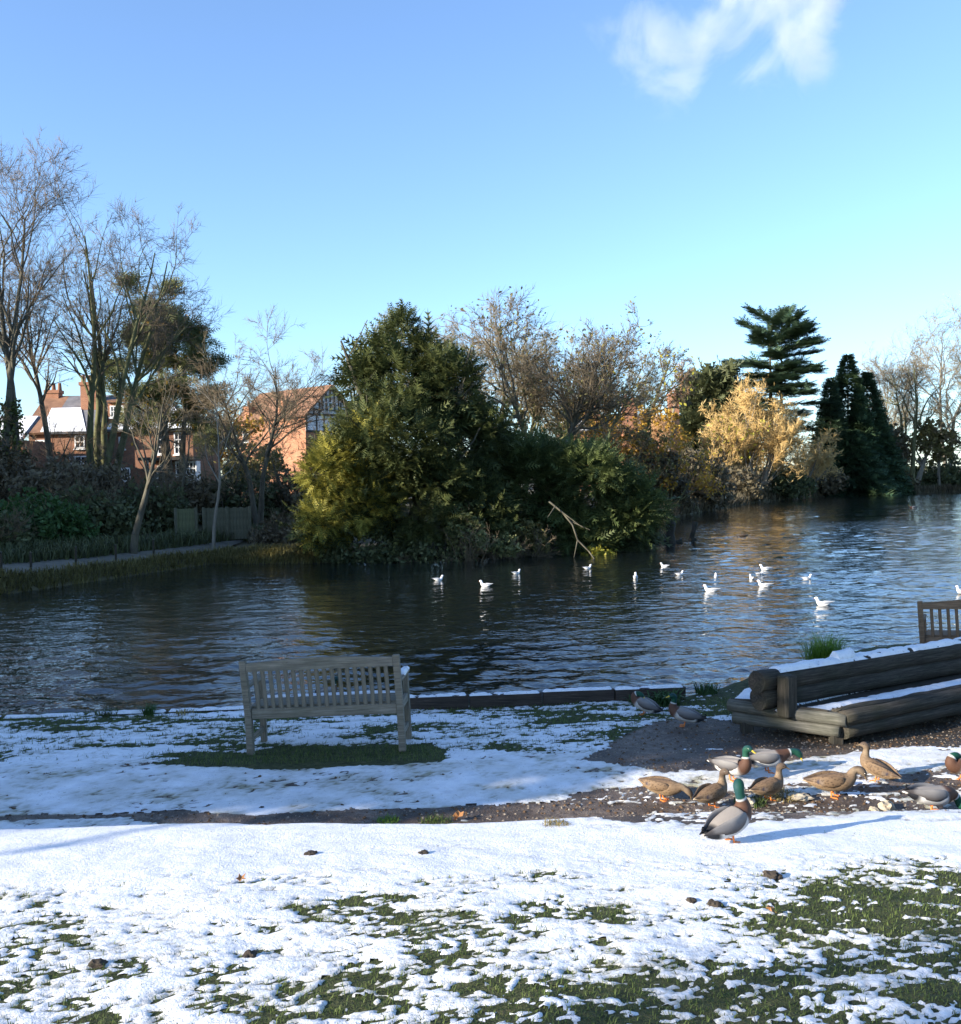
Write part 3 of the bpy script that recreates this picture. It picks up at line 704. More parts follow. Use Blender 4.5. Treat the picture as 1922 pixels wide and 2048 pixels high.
log('front_log', L_(B + nBC * 0.02, 0.115), L_(Cf + nBC * 0.02, 0.115), 0.07, M_log, ls, 3, k=30)
log('front_log', L_(B + nBC * 0.02 - dirBC * .02, 0.235), L_(Cf + nBC * 0.02, 0.235), 0.07, M_log, ls, 4, k=30)
# deck
E1 = A + Vector((0.10, 0.72, 0)); deck_pts = [A + nBC * .02, B + nBC * .06 + dirAB * -.02, Cf + nBC * .06, Cf + nBC * .95, E1 + dirAB * 0.15]
MB().prism([(p.x - A.x, p.y - A.y) for p in deck_pts], 0.16, 0.262).build('deck', M_log, ls, bevel=0.01)
for side, p0, p1, sd in (('bark', A - dirAB * .04, B - dirAB * .1, 5), ('bark', B + nBC * .07, Cf + nBC * .07, 6)):
    log('bark_edge', L_(p0 + nBC * 0.05, 0.275), L_(p1 + nBC * 0.05, 0.27), 0.035, M_log, ls, sd, n=9, k=40, knob=0.6)
# deck snow: triangular end and long seat strip
def deck_snow(pts, T, seed, dens=0.025):
    xs = [p.x - A.x for p in pts]; ys = [p.y - A.y for p in pts]
    X, Y = np.meshgrid(np.arange(min(xs), max(xs), dens), np.arange(min(ys), max(ys), dens))
    d = poly_soft(X, Y, [(p.x - A.x, p.y - A.y) for p in pts], 0.06)
    nz = fbm(X * 7 + seed, Y * 7, 4, 140 + seed); st = fbm(X * 2 - Y * 1.2 + seed, Y * 9 + X * 5, 3, 150)
    H = 0.262 + T * np.sqrt(np.clip(d + 0.25 * nz, 0, 1)) * (1 + .4 * nz) - 0.03 * np.clip(-(st + 0.42) * 5, 0, 1); ok = d > -0.3
    H = np.where(d + 0.25 * nz <= 0, 0.25, H)
    I = np.arange(X.size).reshape(X.shape); q_ = ok[:-1, :-1] & ok[1:, 1:] & ok[:-1, 1:] & ok[1:, :-1]
    F = np.stack([I[:-1, :-1][q_], I[:-1, 1:][q_], I[1:, 1:][q_], I[1:, :-1][q_]], 1)
    mesh_np('deck_snow', np.stack([X.ravel(), Y.ravel(), H.ravel()], 1), F, M_snow, ls, smooth=True, attrs={'dirt': np.zeros(X.size)})
P0 = on(1571, 1421, 0.26); PB = P0 + dirBC * 4.4
deck_snow([A + nBC * .10, A + nBC * .12 + dirAB * .5, P0 - dirBC * .1 + nBC * .05, Cf + nBC * .80, Cf + nBC * .93, E1 + dirAB * .16], 0.035, 1)
deck_snow([B + nBC * .13 - dirAB * .12, Cf + nBC * .12, P0 + dirBC * 4.3 - nBC * .10, P0 + dirBC * .12 - nBC * .07], 0.032, 7)
# the back: two stacked beams on a post
beam('back_post', L_(P0 - nBC * .02, 0.20), L_(P0 - nBC * .02, 0.60), 0.15, 0.14, M_log, ls, side=dirBC, bevel=0.02)
log('back_log', L_(P0 - dirBC * .20 + nBC * .15, 0.365), L_(PB + nBC * .15, 0.365), 0.105, M_log, ls, 11, n=16, k=36, knob=0.10)
log('back_log', L_(P0 - dirBC * .22 + nBC * .15, 0.525), L_(PB + nBC * .15, 0.525), 0.105, M_log, ls, 12, n=16, k=36, knob=0.10)
snow_cap('back_snow', ls, 4.2, 0.17, 0.036, frame_on(L_(P0 + dirBC * .02 + nBC * .16, 0.605), L_(PB + nBC * .16, 0.605), nBC), 21, st=0.02, cover=1.12)
pl_ = P0 + dirBC * 1.02 + nBC * .16
lump = log('snow_lump', L_(pl_ - dirBC * .14, 0.64), L_(pl_ + dirBC * .12, 0.645), 0.055, M_snow, ls, 31, n=10, k=8, knob=0.9)
# ------------------------------------------------------------------ grass tussock and weeds
def tussock(px, py, d, h, n, spread, label, name='grass_tussock', mat=None, lean=0.8, wd=0.004, seed=1):
    rg = np.random.default_rng(seed); p = at(px, py, d); z = float(gz(np.array([p.x]), np.array([p.y]))[0])
    z = max(z, WATER_Z - .05)
    r = spread * np.sqrt(rg.random(n)); a = rg.random(n) * 6.283
    P = np.stack([r * np.cos(a), r * np.sin(a), np.zeros(n) - 0.01], 1)
    o = blades(P, h, wd, lean, rg, mat or M_grass_bright, name); o.location = (p.x, p.y, z); tag(o, label, 'plant'); return o
tussock(1648, 1325, 12.7, 0.42, 900, 0.21, 'bright green grass tussock growing behind the log seat', seed=2, lean=0.9)
tussock(1523, 1366, 12.0, 0.16, 70, 0.07, 'small pale grass tuft by the water left of the log seat', mat=M_grass_dry, seed=3)
tussock(1330, 1392, 11.1, 0.16, 200, 0.16, 'low green weeds at the end of the timber edging', mat=M_shrub_green, seed=4, lean=1.1, wd=0.010, name='waterside_weed')
tussock(1268, 1392, 11.1, 0.10, 60, 0.06, 'sprig of weed in front of the edging behind the preening drake', mat=M_shrub_green, seed=5, lean=1.1, wd=0.008, name='waterside_weed')
tussock(1412, 1388, 11.6, 0.15, 90, 0.12, 'ragged weed leaning over the water past the end of the edging', mat=M_shrub_green, seed=6, lean=1.2, wd=0.008, name='waterside_weed')
tussock(298, 1430, 11.0, 0.13, 90, 0.06, 'small leafy weed at the pond edge left of the bench', mat=M_shrub_green, seed=7, lean=1.0, wd=0.007, name='waterside_weed')
tussock(215, 1434, 11.0, 0.09, 90, 0.13, 'flat dark weed clump at the left pond edge', mat=M_shrub, seed=8, lean=1.2, wd=0.008, name='waterside_weed')
tussock(370, 1428, 11.0, 0.07, 60, 0.10, 'low yellowish grass by the edging just left of the bench', mat=M_grass_dry, seed=9, lean=1.2, wd=0.005, name='waterside_weed')
tussock(1560, 1605, 7.55, 0.05, 500, 0.16, 'mossy turf clump in the mud in front of the ducks', mat=M_grass_dry, seed=10, lean=1.0, wd=0.003)
tussock(1500, 1607, 7.4, 0.05, 350, 0.12, 'green turf clump in the mud behind the front drake', mat=M_grass, seed=11, lean=1.0, wd=0.003)
tussock(1112, 1676, 6.45, 0.04, 260, 0.09, 'small round turf tuft alone on the sunlit snow', mat=M_grass_dry, seed=12, lean=1.0, wd=0.003)
tussock(775, 1628, 7.15, 0.04, 200, 0.08, 'bright moss tuft at the edge of the muddy rut', mat=M_grass_bright, seed=13, lean=1.0, wd=0.003)
tussock(870, 1634, 7.1, 0.05, 240, 0.12, 'dark turf hump at the snow edge by the fallen leaf', mat=M_grass, seed=14, lean=1.0, wd=0.003)

# fallen leaves and clods
def leaf(px, py, s, rz, label, seed):
    p = onground(px, py); rg = random.Random(seed); V = [(0, 0, 0)]; n = 10
    for i in range(n):
        a = 2 * math.pi * i / n; r = s * (1.0 if i % 2 == 0 else 0.55) * rg.uniform(.8, 1.15)
        V.append((r * math.cos(a), r * math.sin(a) * .8, s * rg.uniform(.1, .6)))
    o = MB().add(V, [(0, i + 1, (i + 1) % n + 1) for i in range(n)]).build('fallen_leaf', M_leaf, None)
    sol = o.modifiers.new('thickness', 'SOLIDIFY'); sol.thickness = 0.002
    o.location = (p.x, p.y, p.z + 0.02 + s * 0.1); o.rotation_euler = (R(25), R(-15), rz); tag(o, label, 'leaf', 'fallen leaves')
M_leaf = simple('dry_leaf', (0.24, 0.11, 0.04), (0.42, 0.21, 0.08), 20, 0.7, 0.1)
M_clod = simple('clod_earth', (0.02, 0.016, 0.012), (0.07, 0.055, 0.04), 25, 0.95, 0.6, 0.01)
M_stone = simple('pale_stone', (0.25, 0.21, 0.15), (0.46, 0.40, 0.30), 20, 0.9, 0.4, 0.01)
leaf(917, 1640, 0.055, 0.4, 'curled orange leaf lying at the edge of the muddy rut', 1)
leaf(482, 1766, 0.03, 1.0, 'small brown leaf on the snow below the bench', 2)
leaf(1540, 1830, 0.03, 2.0, 'russet leaf on the trodden snow at lower right', 3)
def clod(px, py, s, label, mat, seed, cat='clod', name='earth_clod', flat=.55):
    p = onground(px, py); b = bmesh.new(); bmesh.ops.create_icosphere(b, subdivisions=3, radius=1)
    for v in b.verts:
        k = 1 + .5 * mnoise.noise(v.co * 1.6 + Vector((seed * 5.1, 0, 0))) + .25 * mnoise.noise(v.co * 4 + Vector((0, seed, 0)))
        v.co = Vector((v.co.x * s * k * 1.2, v.co.y * s * k, v.co.z * s * k * flat))
    me = bpy.data.meshes.new(name); b.to_mesh(me); b.free(); o = link(name, me, None, mat); o.location = (p.x, p.y, p.z + s * .25); o.rotation_euler[2] = seed
    tag(o, label, cat)
clod(1772, 1618, 0.055, 'pale knobbly stone in the mud in front of the walking duck', M_stone, 1, 'stone', 'mud_stone', .8)
clod(1748, 1622, 0.03, 'small pale pebble left of the knobbly stone', M_stone, 2, 'stone', 'mud_stone', .7)
clod(1600, 1598, 0.07, 'flat tan stone beside the turf clump', M_stone, 3, 'stone', 'mud_stone', .35)
clod(1497, 1612, 0.05, 'tan stone leaning by the turf behind the front drake', M_stone, 4, 'stone', 'mud_stone', .9)
for i, (x, y, s, lb) in enumerate([(623, 1712, .035, 'flat dark clod on the sunlit snow below the bench, left of its twin'), (1382, 1806, .028, 'small dark clod on trodden snow, left one of a pair'), (1428, 1812, .03, 'slightly larger dark clod on trodden snow, right one of a pair'),
                                   (195, 1932, .03, 'lone dark clod on the clean snow at lower left'), (500, 1914, .03, 'dark clod on the snow at bottom centre left'), (1545, 1755, .04, 'dark lumpy clod among grass below the front drake'), (523, 1617, .02, 'tiny dark clod on the snowy path below the bench'),
                                   (848, 1710, .03, 'flat dark clod on the sunlit snow right of the bench, above the turf')]):
    clod(x, y, s, lb, M_clod, 10 + i)

# ------------------------------------------------------------------ ducks
def feather_material():
    t = NT('feathers', 0.7, 0.25); a = t.node('ShaderNodeAttribute', attribute_name='Col'); v = t.coord((1, 1.6, 1.6))
    vo = t.node('ShaderNodeTexVoronoi'); t.l.new(v, vo.inputs['Vector']); vo.inputs['Scale'].default_value = 34
    n = t.noise(v, 30, 3, 0.6)
    pat = t.math('ADD', t.math('MULTIPLY', t.ramp(vo.outputs['Distance'], [(0.1, 0.30), (0.55, 1.0)]), 0.65), t.math('MULTIPLY', n, 0.6))
    f = t.math('MULTIPLY', t.math('SUBTRACT', 1.12, pat), t.attr('mottle'), True)
    c = t.mix(f, a.outputs['Color'], (0.05, 0.03, 0.018)); t.color(c); t.bump(t.noise(t.coord((1, 3, 3)), 60, 3), 0.25, 0.003)
    return t.m
def sheen_material():
    t = NT('green_head', 0.33, 0.6); a = t.node('ShaderNodeAttribute', attribute_name='Col'); t.color(a.outputs['Color']); t.bump(t.noise(t.coord(), 160, 3), 0.15, 0.002); return t.m
M_feather = feather_material()
M_bill_y = simple('yellow_bill', (0.48, 0.32, 0.03), (0.62, 0.45, 0.05), 30, 0.45, 0)
M_bill_d = simple('dusky_bill', (0.09, 0.07, 0.045), (0.20, 0.13, 0.06), 40, 0.5, 0)
M_foot = simple('orange_foot', (0.62, 0.15, 0.03), (0.75, 0.24, 0.05), 30, 0.5, 0.1)
M_eye = simple('dark_eye', (0.008, 0.006, 0.005), (0.015, 0.01, 0.01), 5, 0.15, 0, spec=0.6)

NECKS = {
    'up':     [(.152, .195, .056, .060), (.163, .240, .036, .042), (.166, .285, .031, .034), (.176, .322, .036, .039), (.203, .337, .036, .037), (.232, .330, .026, .025), (.246, .324, .012, .012)],
    'proud':  [(.148, .200, .058, .062), (.152, .250, .038, .043), (.150, .300, .033, .036), (.160, .342, .038, .041), (.187, .357, .038, .038), (.215, .350, .027, .026), (.230, .344, .012, .012)],
    'low':    [(.168, .168, .058, .060), (.208, .178, .038, .042), (.245, .168, .031, .034), (.278, .146, .036, .037), (.300, .120, .034, .034), (.312, .094, .024, .023), (.316, .082, .012, .012)],
    'reach':  [(.172, .178, .058, .060), (.222, .196, .038, .042), (.272, .202, .032, .035), (.315, .190, .037, .038), (.340, .168, .035, .035), (.356, .142, .025, .024), (.362, .130, .012, .012)],
    'feed':   [(.165, .160, .058, .060), (.205, .145, .038, .042), (.236, .115, .032, .035), (.256, .080, .036, .037), (.268, .056, .033, .033), (.276, .040, .022, .020), (.280, .034, .010, .010)],
    'arch':   [(.160, .190, .056, .060), (.182, .230, .037, .042), (.212, .255, .032, .035), (.250, .252, .037, .038), (.276, .230, .035, .035), (.290, .204, .025, .024), (.295, .192, .012, .012)],
    'tuck':   [(.150, .185, .062, .066), (.150, .222, .046, .048), (.125, .243, .038, .038), (.092, .246, .036, .036), (.064, .240, .030, .028), (.046, .236, .018, .016), (.038, .234, .010, .010)],
}
BODY = [(-.290, .178, .006, .005), (-.252, .172, .030, .014), (-.200, .160, .060, .038), (-.130, .150, .086, .066), (-.040, .145, .100, .083), (.050, .146, .099, .087), (.115, .158, .083, .080)]
def lerp(a, b, t): return tuple(x + (y - x) * t for x, y in zip(a, b))

def make_duck(sex, foot, heading, pose, pitch=0.0, scale=1.0, yaw=0.0, label='', stride=0.0, roll=0.0, foot_z=None, name='mallard', group='mallards on the bank'):
    z0 = float(gz(np.array([foot[0]]), np.array([foot[1]]))[0]) if foot_z is None else foot_z
    hs = float(snow_height(np.array([foot[0]]), np.array([foot[1]]))[0]); 
    if foot_z is None and hs > 0: z0 += float(snow_z(np.array([hs]))[0]) * 0.6
    d = empty(name, (foot[0], foot[1], z0), heading); scale *= 0.80; d.scale = (scale,) * 3
    tag(d, label, 'duck', group)
    rings = [(x, 0.0, z, w, h) for x, z, w, h in BODY]
    nk = NECKS[pose]; bx, bz = nk[0][0], nk[0][1]
    for i, (x, z, w, h) in enumerate(nk):
        a = yaw * min(1.0, max(0.0, (i - 0.5) / 4.0)); dx = x - bx
        rings.append((bx + dx * math.cos(a), dx * math.sin(a), z, w, h))
    cp, sp = math.cos(pitch), math.sin(pitch)
    def pt(r):      # pitch about the hip
        x, y, z = r[0], r[1], r[2] - 0.13
        return (x * cp - z * sp, y, x * sp + z * cp + 0.13) + tuple(r[3:])
    rings = [pt(r) for r in rings]
    V, F, T, A_, tan, end = sweep(rings, 16, 4)
    top = np.sin(A_)
    C = np.zeros((len(V), 3)); mo = np.zeros(len(V))
    def band(t0, t1, soft=.35): return sstep(t0 - soft, t0 + soft, T) * sstep(t1 + soft, t1 - soft, T)
    def paint(c, w, m): 
        nonlocal C, mo
        C = C * (1 - w[:, None]) + np.array(c) * w[:, None]; mo = mo * (1 - w) + m * w
    one = np.ones(len(V))
    if sex == 'drake':
        paint((.44, .43, .41), one, .10)                                   # fine grey flanks
        paint((.24, .215, .19), sstep(.45, .8, top), .10)                    # darker back
        paint((.012, .013, .016), band(.8, 2.55, .25) , 0)                    # black stern
        paint((.66, .64, .60), band(-1, .75, .2), 0)                        # white tail
        paint((.58, .56, .52), band(2.75, 3.2, .2) * sstep(.3, -.2, top), 0)
        paint((.085, .042, .026), sstep(5.35, 5.9, T), .12)                 # chestnut breast
        paint((.70, .69, .66), sstep(8.02, 8.1, T) * sstep(8.34, 8.26, T), 0) # white collar
        paint((.008, .060, .036), sstep(8.22, 8.32, T), 0)                  # green head
        paint((.012, .035, .06), sstep(8.22, 8.32, T) * sstep(.4, .9, top) * .5, 0)
    else:
        paint((.24, .16, .09), one, 1.2)
        paint((.185, .12, .07), sstep(.35, .8, top), 1.3)
        paint((.40, .31, .20), sstep(-.5, -.85, top) * sstep(6.0, 5.0, T), .45)
        paint((.42, .33, .22), band(-1, .8, .3), .5)
        paint((.19, .13, .078), sstep(5.6, 6.4, T), .75)
        paint((.21, .155, .10), sstep(7.6, 8.4, T), .45)
        paint((.085, .06, .042), sstep(8.6, 9.2, T) * sstep(.45, .8, top), .3)      # dark crown
        ey = band(9.6, 12.5, .3) * sstep(.35, .05, np.abs(top - .2)); paint((.10, .07, .05), ey * .8, .2)
    body = mesh_np('body', V, F, M_feather, d, smooth=True, cols=C, attrs={'mottle': mo})
    # folded wings
    for sgn in (1, -1):
        wr = [(.098, .070, .176, .006, .012), (.060, .088, .178, .014, .042), (-.030, .098, .176, .016, .056), (-.115, .082, .182, .014, .050), (-.190, .052, .188, .010, .030), (-.245, .030, .190, .006, .014), (-.285, .020, .192, .002, .004)]
        wr = [pt((x, y * sgn, z, w, h)) for x, y, z, w, h in wr]
        V, F, T, A_, _, _ = sweep(wr[::-1], 10, 4); T = 6 - T; s = np.sin(A_)
        C = np.zeros((len(V), 3)); mo = np.zeros(len(V)); one = np.ones(len(V))
        if sex == 'drake':
            paint((.13, .125, .125), one, .12); paint((.06, .052, .048), sstep(-.2, -.75, s) * sstep(.6, 1.5, T), .1); paint((.21, .20, .19), sstep(.2, .8, s) * sstep(3.6, 2.4, T), .1)
            paint((.045, .04, .04), sstep(3.9, 4.6, T), 0)
        else:
            paint((.19, .125, .072), one, 1.35); paint((.10, .07, .05), sstep(3.9, 4.8, T), .5)
            paint((.66, .63, .58), band(3.05, 3.2, .08) * sstep(.35, 0., s), 0); paint((.03, .03, .05), band(3.28, 3.72, .08) * sstep(.35, 0., s), 0); paint((.66, .63, .58), band(3.82, 3.95, .08) * sstep(.35, 0., s), 0)
        wg = mesh_np('wing', V, F, M_feather, d, smooth=True, cols=C, attrs={'mottle': mo})
    if sex == 'drake':   # curled tail feather
        tp = np.array([pt(r)[:3] for r in [(-.215, 0, .196), (-.25, 0, .207), (-.268, 0, .225), (-.258, 0, .240), (-.243, 0, .236)]])
        Vt, Ft = tubes(tp[:-1], tp[1:], np.full(4, .007), np.full(4, .006), 5)
        mesh_np('tail_curl', Vt, Ft, M_feather, d, smooth=True, cols=np.full((len(Vt), 3), .012), attrs={'mottle': np.zeros(len(Vt))})
    # bill: flattened, slightly spoon-shaped, along the head's own direction
    t = Vector(tan); t.normalize(); e = Vector(end) - t * 0.010
    dn = Vector((0, 0, -1)); up = (Vector((0, 0, 1)) - t * t.z); up.normalize()
    br = []
    for k, (s, w, h, o) in enumerate([(0, .015, .014, 0), (.016, .0145, .010, .003), (.034, .0145, .0065, .006), (.050, .013, .005, .006), (.058, .006, .003, .006)]):
        p = e + t * s - up * o; br.append((p.x, p.y, p.z, w, h))
    V, F, _, _, _, _ = sweep(br, 10, 3); mesh_np('bill', V, F, M_bill_y if sex == 'drake' else M_bill_d, d, smooth=True)
    # eyes at the side of the head
    h0 = Vector(rings[-3][:3]); h1 = Vector(rings[-2][:3]); hd = (h1 - h0).normalized(); sd = Vector((0, 0, 1)).cross(hd); sd.normalize(); hu = hd.cross(sd)
    for sgn in (1, -1):
        b = bmesh.new(); bmesh.ops.create_icosphere(b, subdivisions=2, radius=.0052); me = bpy.data.meshes.new('eye'); b.to_mesh(me); b.free()
        eo = link('eye', me, d, M_eye); eo.location = h0 * .72 + h1 * .28 + sd * sgn * .0315 + hu * .010
    # legs and webbed feet
    if foot_z is None:
        for sgn in (1, -1):
            fx = stride * sgn; hip = (0.0 - .01, .040 * sgn, .105); ank = (fx + (-.012), .042 * sgn, .012)
            P = np.array([hip, (.5 * (hip[0] + ank[0]) - .010, .041 * sgn, .058), ank])
            Vt, Ft = tubes(P[:-1], P[1:], np.array([.012, .008]), np.array([.008, .0075]), 7)
            lg = mesh_np('leg', Vt, Ft, M_foot, d, smooth=True)
            x0, y0 = ank[0] - .008, ank[1]
            fv = [(x0, y0, .016), (x0 + .062, y0 + .030, .006), (x0 + .052, y0 + .014, .007), (x0 + .074, y0, .006), (x0 + .052, y0 - .014, .007), (x0 + .062, y0 - .030, .006)]
            fv2 = [(x, y, z - .009) for x, y, z in fv]
            m = MB().add(fv + fv2, [(0, 2, 1), (0, 3, 2), (0, 4, 3), (0, 5, 4), (6, 7, 8), (6, 8, 9), (6, 9, 10), (6, 10, 11), (0, 1, 7, 6), (1, 2, 8, 7), (2, 3, 9, 8), (3, 4, 10, 9), (4, 5, 11, 10), (5, 0, 6, 11)])
            m.build('foot', M_foot, lg)
    return d
def gp_(px, py): p = onground(px, py); return (p.x, p.y)
D = make_duck
D('drake', gp_(1462, 1686), R(32), 'proud', R(17), 1.03, R(40), 'drake standing alone on the sunlit snow in front, looking away')
D('hen', gp_(1326, 1600), R(-30), 'low', R(-2), .86, R(20), 'brown duck with lowered head at the left end of the feeding row')
D('hen', gp_(1426, 1614), R(35), 'up', R(8), .88, R(-70), 'brown duck behind the front drake, dark bill pointing at its neighbour')
D('drake', gp_(1466, 1562), R(-38), 'proud', R(2), .95, R(-5), 'drake with gleaming green head and yellow bill turned to the camera')
D('drake', gp_(1537, 1546), R(6), 'reach', R(2), .97, 0, 'drake stretching its dark neck forward at the back of the row')
D('hen', gp_(1538, 1600), R(30), 'up', R(5), .86, R(-40), 'brown duck just right of the front drake, head raised')
D('hen', gp_(1668, 1594), R(-8), 'arch', R(4), .98, 0, 'large brown duck striding right with its neck arched forward', stride=.02)
D('hen', gp_(1752, 1563), R(132), 'up', R(18), .88, R(20), 'brown duck seen from behind with head up, beside the striding duck')
D('drake', gp_(1866, 1624), R(8), 'feed', R(-4), 1.02, R(-10), 'drake dabbling in the mud at the right edge, black stern towards us', stride=.035)
D('drake', gp_(1926, 1560), R(200), 'tuck', R(4), 1.0, 0, 'drake with chestnut breast cut off by the right edge')
D('drake', gp_(1287, 1429), R(155), 'tuck', R(24), .95, 0, 'preening drake with hidden head near the timber edging')
D('drake', gp_(1367, 1452), R(165), 'up', R(17), .98, R(25), 'drake standing in the mud near the end of the timber edging')
pw = on(648, 1402, WATER_Z)
D('drake', (pw.x, pw.y + .25), R(60), 'up', 0, 1.05, R(-60), 'drake floating behind the slats of the grey bench', foot_z=WATER_Z - .08, group='ducks on the water')
pw = on(1486, 1074, WATER_Z); D('hen', (pw.x, pw.y), R(175), 'low', 0, 1.1, 0, 'dark duck swimming near the far bank, trailing a wake', foot_z=WATER_Z - .08, group='ducks on the water')
pw = on(1826, 1017, WATER_Z); dd = D('drake', (pw.x, pw.y), R(185), 'up', 0, 1.6, 0, 'pale bird swimming far off under the leaning trunk', foot_z=WATER_Z - .12, group='ducks on the water')

# ------------------------------------------------------------------ gulls on the water
M_gull = simple('gull_white', (0.74, 0.74, 0.73), (0.84, 0.84, 0.83), 6, 0.7, 0)
M_gull_grey = simple('gull_grey', (0.36, 0.38, 0.41), (0.46, 0.48, 0.51), 6, 0.7, 0)
M_gull_bill = simple('gull_bill', (0.25, 0.05, 0.03), (0.35, 0.08, 0.04), 6, 0.5, 0)
def gull_parts():
    rings = [(-.20, 0, .085, .004, .004), (-.15, 0, .075, .025, .02), (-.08, 0, .055, .058, .05), (0, 0, .045, .07, .06), (.075, 0, .06, .06, .058), (.115, 0, .10, .042, .045), (.128, 0, .14, .034, .036), (.145, 0, .172, .036, .038), (.172, 0, .18, .03, .03), (.195, 0, .175, .012, .012)]
    V, F, T, A_, tan, end = sweep(rings, 14, 4); out = [('body', V, F, M_gull)]
    for s in (1, -1):
        w = [(.06, .05 * s, .075, .006, .014), (0, .066 * s, .080, .010, .036), (-.08, .052 * s, .086, .010, .032), (-.16, .026 * s, .098, .006, .016), (-.25, .006 * s, .11, .002, .004)][::-1]
        V, F, *_ = sweep(w, 10, 4); out.append(('wing', V, F, M_gull_grey))
    V, F, *_ = sweep([(.190, 0, .175, .010, .009), (.210, 0, .172, .007, .006), (.232, 0, .165, .002, .002)], 8, 2); out.append(('bill', V, F, M_gull_bill))
    return out
gp0 = gull_parts(); gmesh = {}
def make_gull(px, py, rz, sc, label):
    p = on(px, py, WATER_Z); g = empty('gull', (p.x, p.y, WATER_Z - .012), rz); g.scale = (sc * .72,) * 3; tag(g, label, 'gull', 'gulls floating on the pond')
    for i, (nm, V, F, m) in enumerate(gp0):
        if i not in gmesh: o = mesh_np(nm, V, F, m, g, smooth=True); gmesh[i] = o.data
        else: link(nm, gmesh[i], g)
for px, py, rz, sc, lb in [
    (877, 1161, 20, 1.05, 'leftmost gull, floating in the dark reflection of the yew'),
    (971, 1173, 160, 1.15, 'gull second from the left, facing left below the yew'),
    (1033, 1148, 30, 1.0, 'gull third from the left, close to the yew shore'),
    (1175, 1138, 20, 1.0, 'gull beside the yellow waterside bush'),
    (1271, 1157, 80, 1.15, 'upright gull seen end-on at the edge of the dark reflection'),
    (1329, 1134, 150, .95, 'faint gull just off the tip of the yew headland'),
    (1359, 1150, 15, .9, 'small gull right of the upright one'),
    (1432, 1156, 80, .95, 'gull with raised head above the large bright gull'),
    (1422, 1184, 165, 1.25, 'large bright gull left of the middle of the flock'),
    (1503, 1158, 95, .9, 'small dark-winged gull left of the close pair'),
    (1531, 1140, 175, 1.2, 'farthest gull of the close pair, facing left'),
    (1519, 1149, 10, .8, 'small grey gull just under the farthest pair gull'),
    (1529, 1174, 170, 1.25, 'bright gull below the close pair'),
    (1614, 1159, 10, 1.0, 'low grey gull at the right of the flock'),
    (1647, 1211, 170, 1.25, 'nearest and largest gull, on the blue water'),
    (1924, 1186, 200, 1.25, 'gull cut off by the right edge above the brown bench')]:
    make_gull(px, py, R(rz), sc, lb)

# stumps standing in the water
def stump(px, py, h, r, lean, label, seed):
    p = on(px, py, WATER_Z); e = empty('tree_stump', (p.x, p.y, WATER_Z - .15)); tag(e, label, 'stump', 'stumps in the water')
    log('trunk', (0, 0, 0), (lean, 0, h), r, M_log, e, seed, n=9, k=8, knob=.5)
    log('root', (-r * 1.8, 0, .06), (r * 2.4, .1, .16), r * .55, M_log, e, seed + 3, n=8, k=8, knob=.8)
stump(1339, 1086, 1.15, .22, .06, 'thick dark stump in the water off the yew headland', 1)
stump(1381, 1080, .95, .11, .22, 'thin leaning stump in the water beside the thick stump', 2)

# ------------------------------------------------------------------ trees
def unit(v): return v / (np.linalg.norm(v, axis=-1, keepdims=True) + 1e-9)
def skeleton(rg, levels):
    """levels[0] describes the stems; each next level grows on the one before. Vectorised over all branches of a level.
    level: dict(start=(P,D,L,R)) for 0; count, len, ang, t0, rad, steps, wander, up for the others. returns list per level of (P0,P1,R0,R1,tip flags)"""
    out = []
    P, D_, L, R_ = [np.array(a, float) for a in levels[0]['start']]
    T = None
    for li, lv_ in enumerate(levels):
        if li > 0:
            # spawn from nodes of the previous level
            n, k = nodesP.shape[0], lv_['count']
            cnt = np.maximum(1, np.round(k * np.clip(pL / pL.mean(), .5, 1.6))).astype(int) if lv_.get('scale', True) else np.full(n, k)
            idx = np.repeat(np.arange(n), cnt); m = len(idx)
            t = lv_['t0'] + (1 - lv_['t0']) * rg.random(m) ** lv_.get('bias', 1.0)
            s = t * (nodesP.shape[1] - 1); si = np.minimum(s.astype(int), nodesP.shape[1] - 2); fr = (s - si)[:, None]
            P = nodesP[idx, si] * (1 - fr) + nodesP[idx, si + 1] * fr
            d0 = unit(nodesP[idx, si + 1] - nodesP[idx, si])
            rr = nodesR[idx, si] * (1 - fr[:, 0]) + nodesR[idx, si + 1] * fr[:, 0]
            perp = unit(np.cross(d0, rg.standard_normal((m, 3))))
            if 'flat' in lv_: perp[:, 2] *= (1 - lv_['flat']); perp = unit(perp - d0 * np.sum(perp * d0, 1)[:, None])
            a = np.radians(lv_['ang'] * (0.65 + 0.7 * rg.random(m)))[:, None]
            D_ = unit(d0 * np.cos(a) + perp * np.sin(a))
            L = pL[idx] * lv_['len'] * (1.15 - lv_.get('taper', .55) * t) * (0.6 + 0.8 * rg.random(m))
            R_ = np.maximum(np.minimum(rr * lv_['rad'], rr * 0.9), lv_.get('rmin', 0.006))
        N = len(P); k = lv_.get('steps', 5); nodesP = np.zeros((N, k + 1, 3)); nodesR = np.zeros((N, k + 1)); nodesP[:, 0] = P; nodesR[:, 0] = R_
        d = D_.copy(); p = P.copy(); rt = lv_.get('rtip', 0.25)
        for s_ in range(k):
            d = unit(d + lv_.get('wander', .15) * rg.standard_normal((N, 3)) + np.array([0, 0, lv_.get('up', 0.05)]))
            p = p + d * (L / k)[:, None]; nodesP[:, s_ + 1] = p; nodesR[:, s_ + 1] = np.maximum(R_ * (1 - (1 - rt) * (s_ + 1) / k), lv_.get('rmin', 0.006) * .7)
        out.append((nodesP, nodesR)); pL = L
    return out
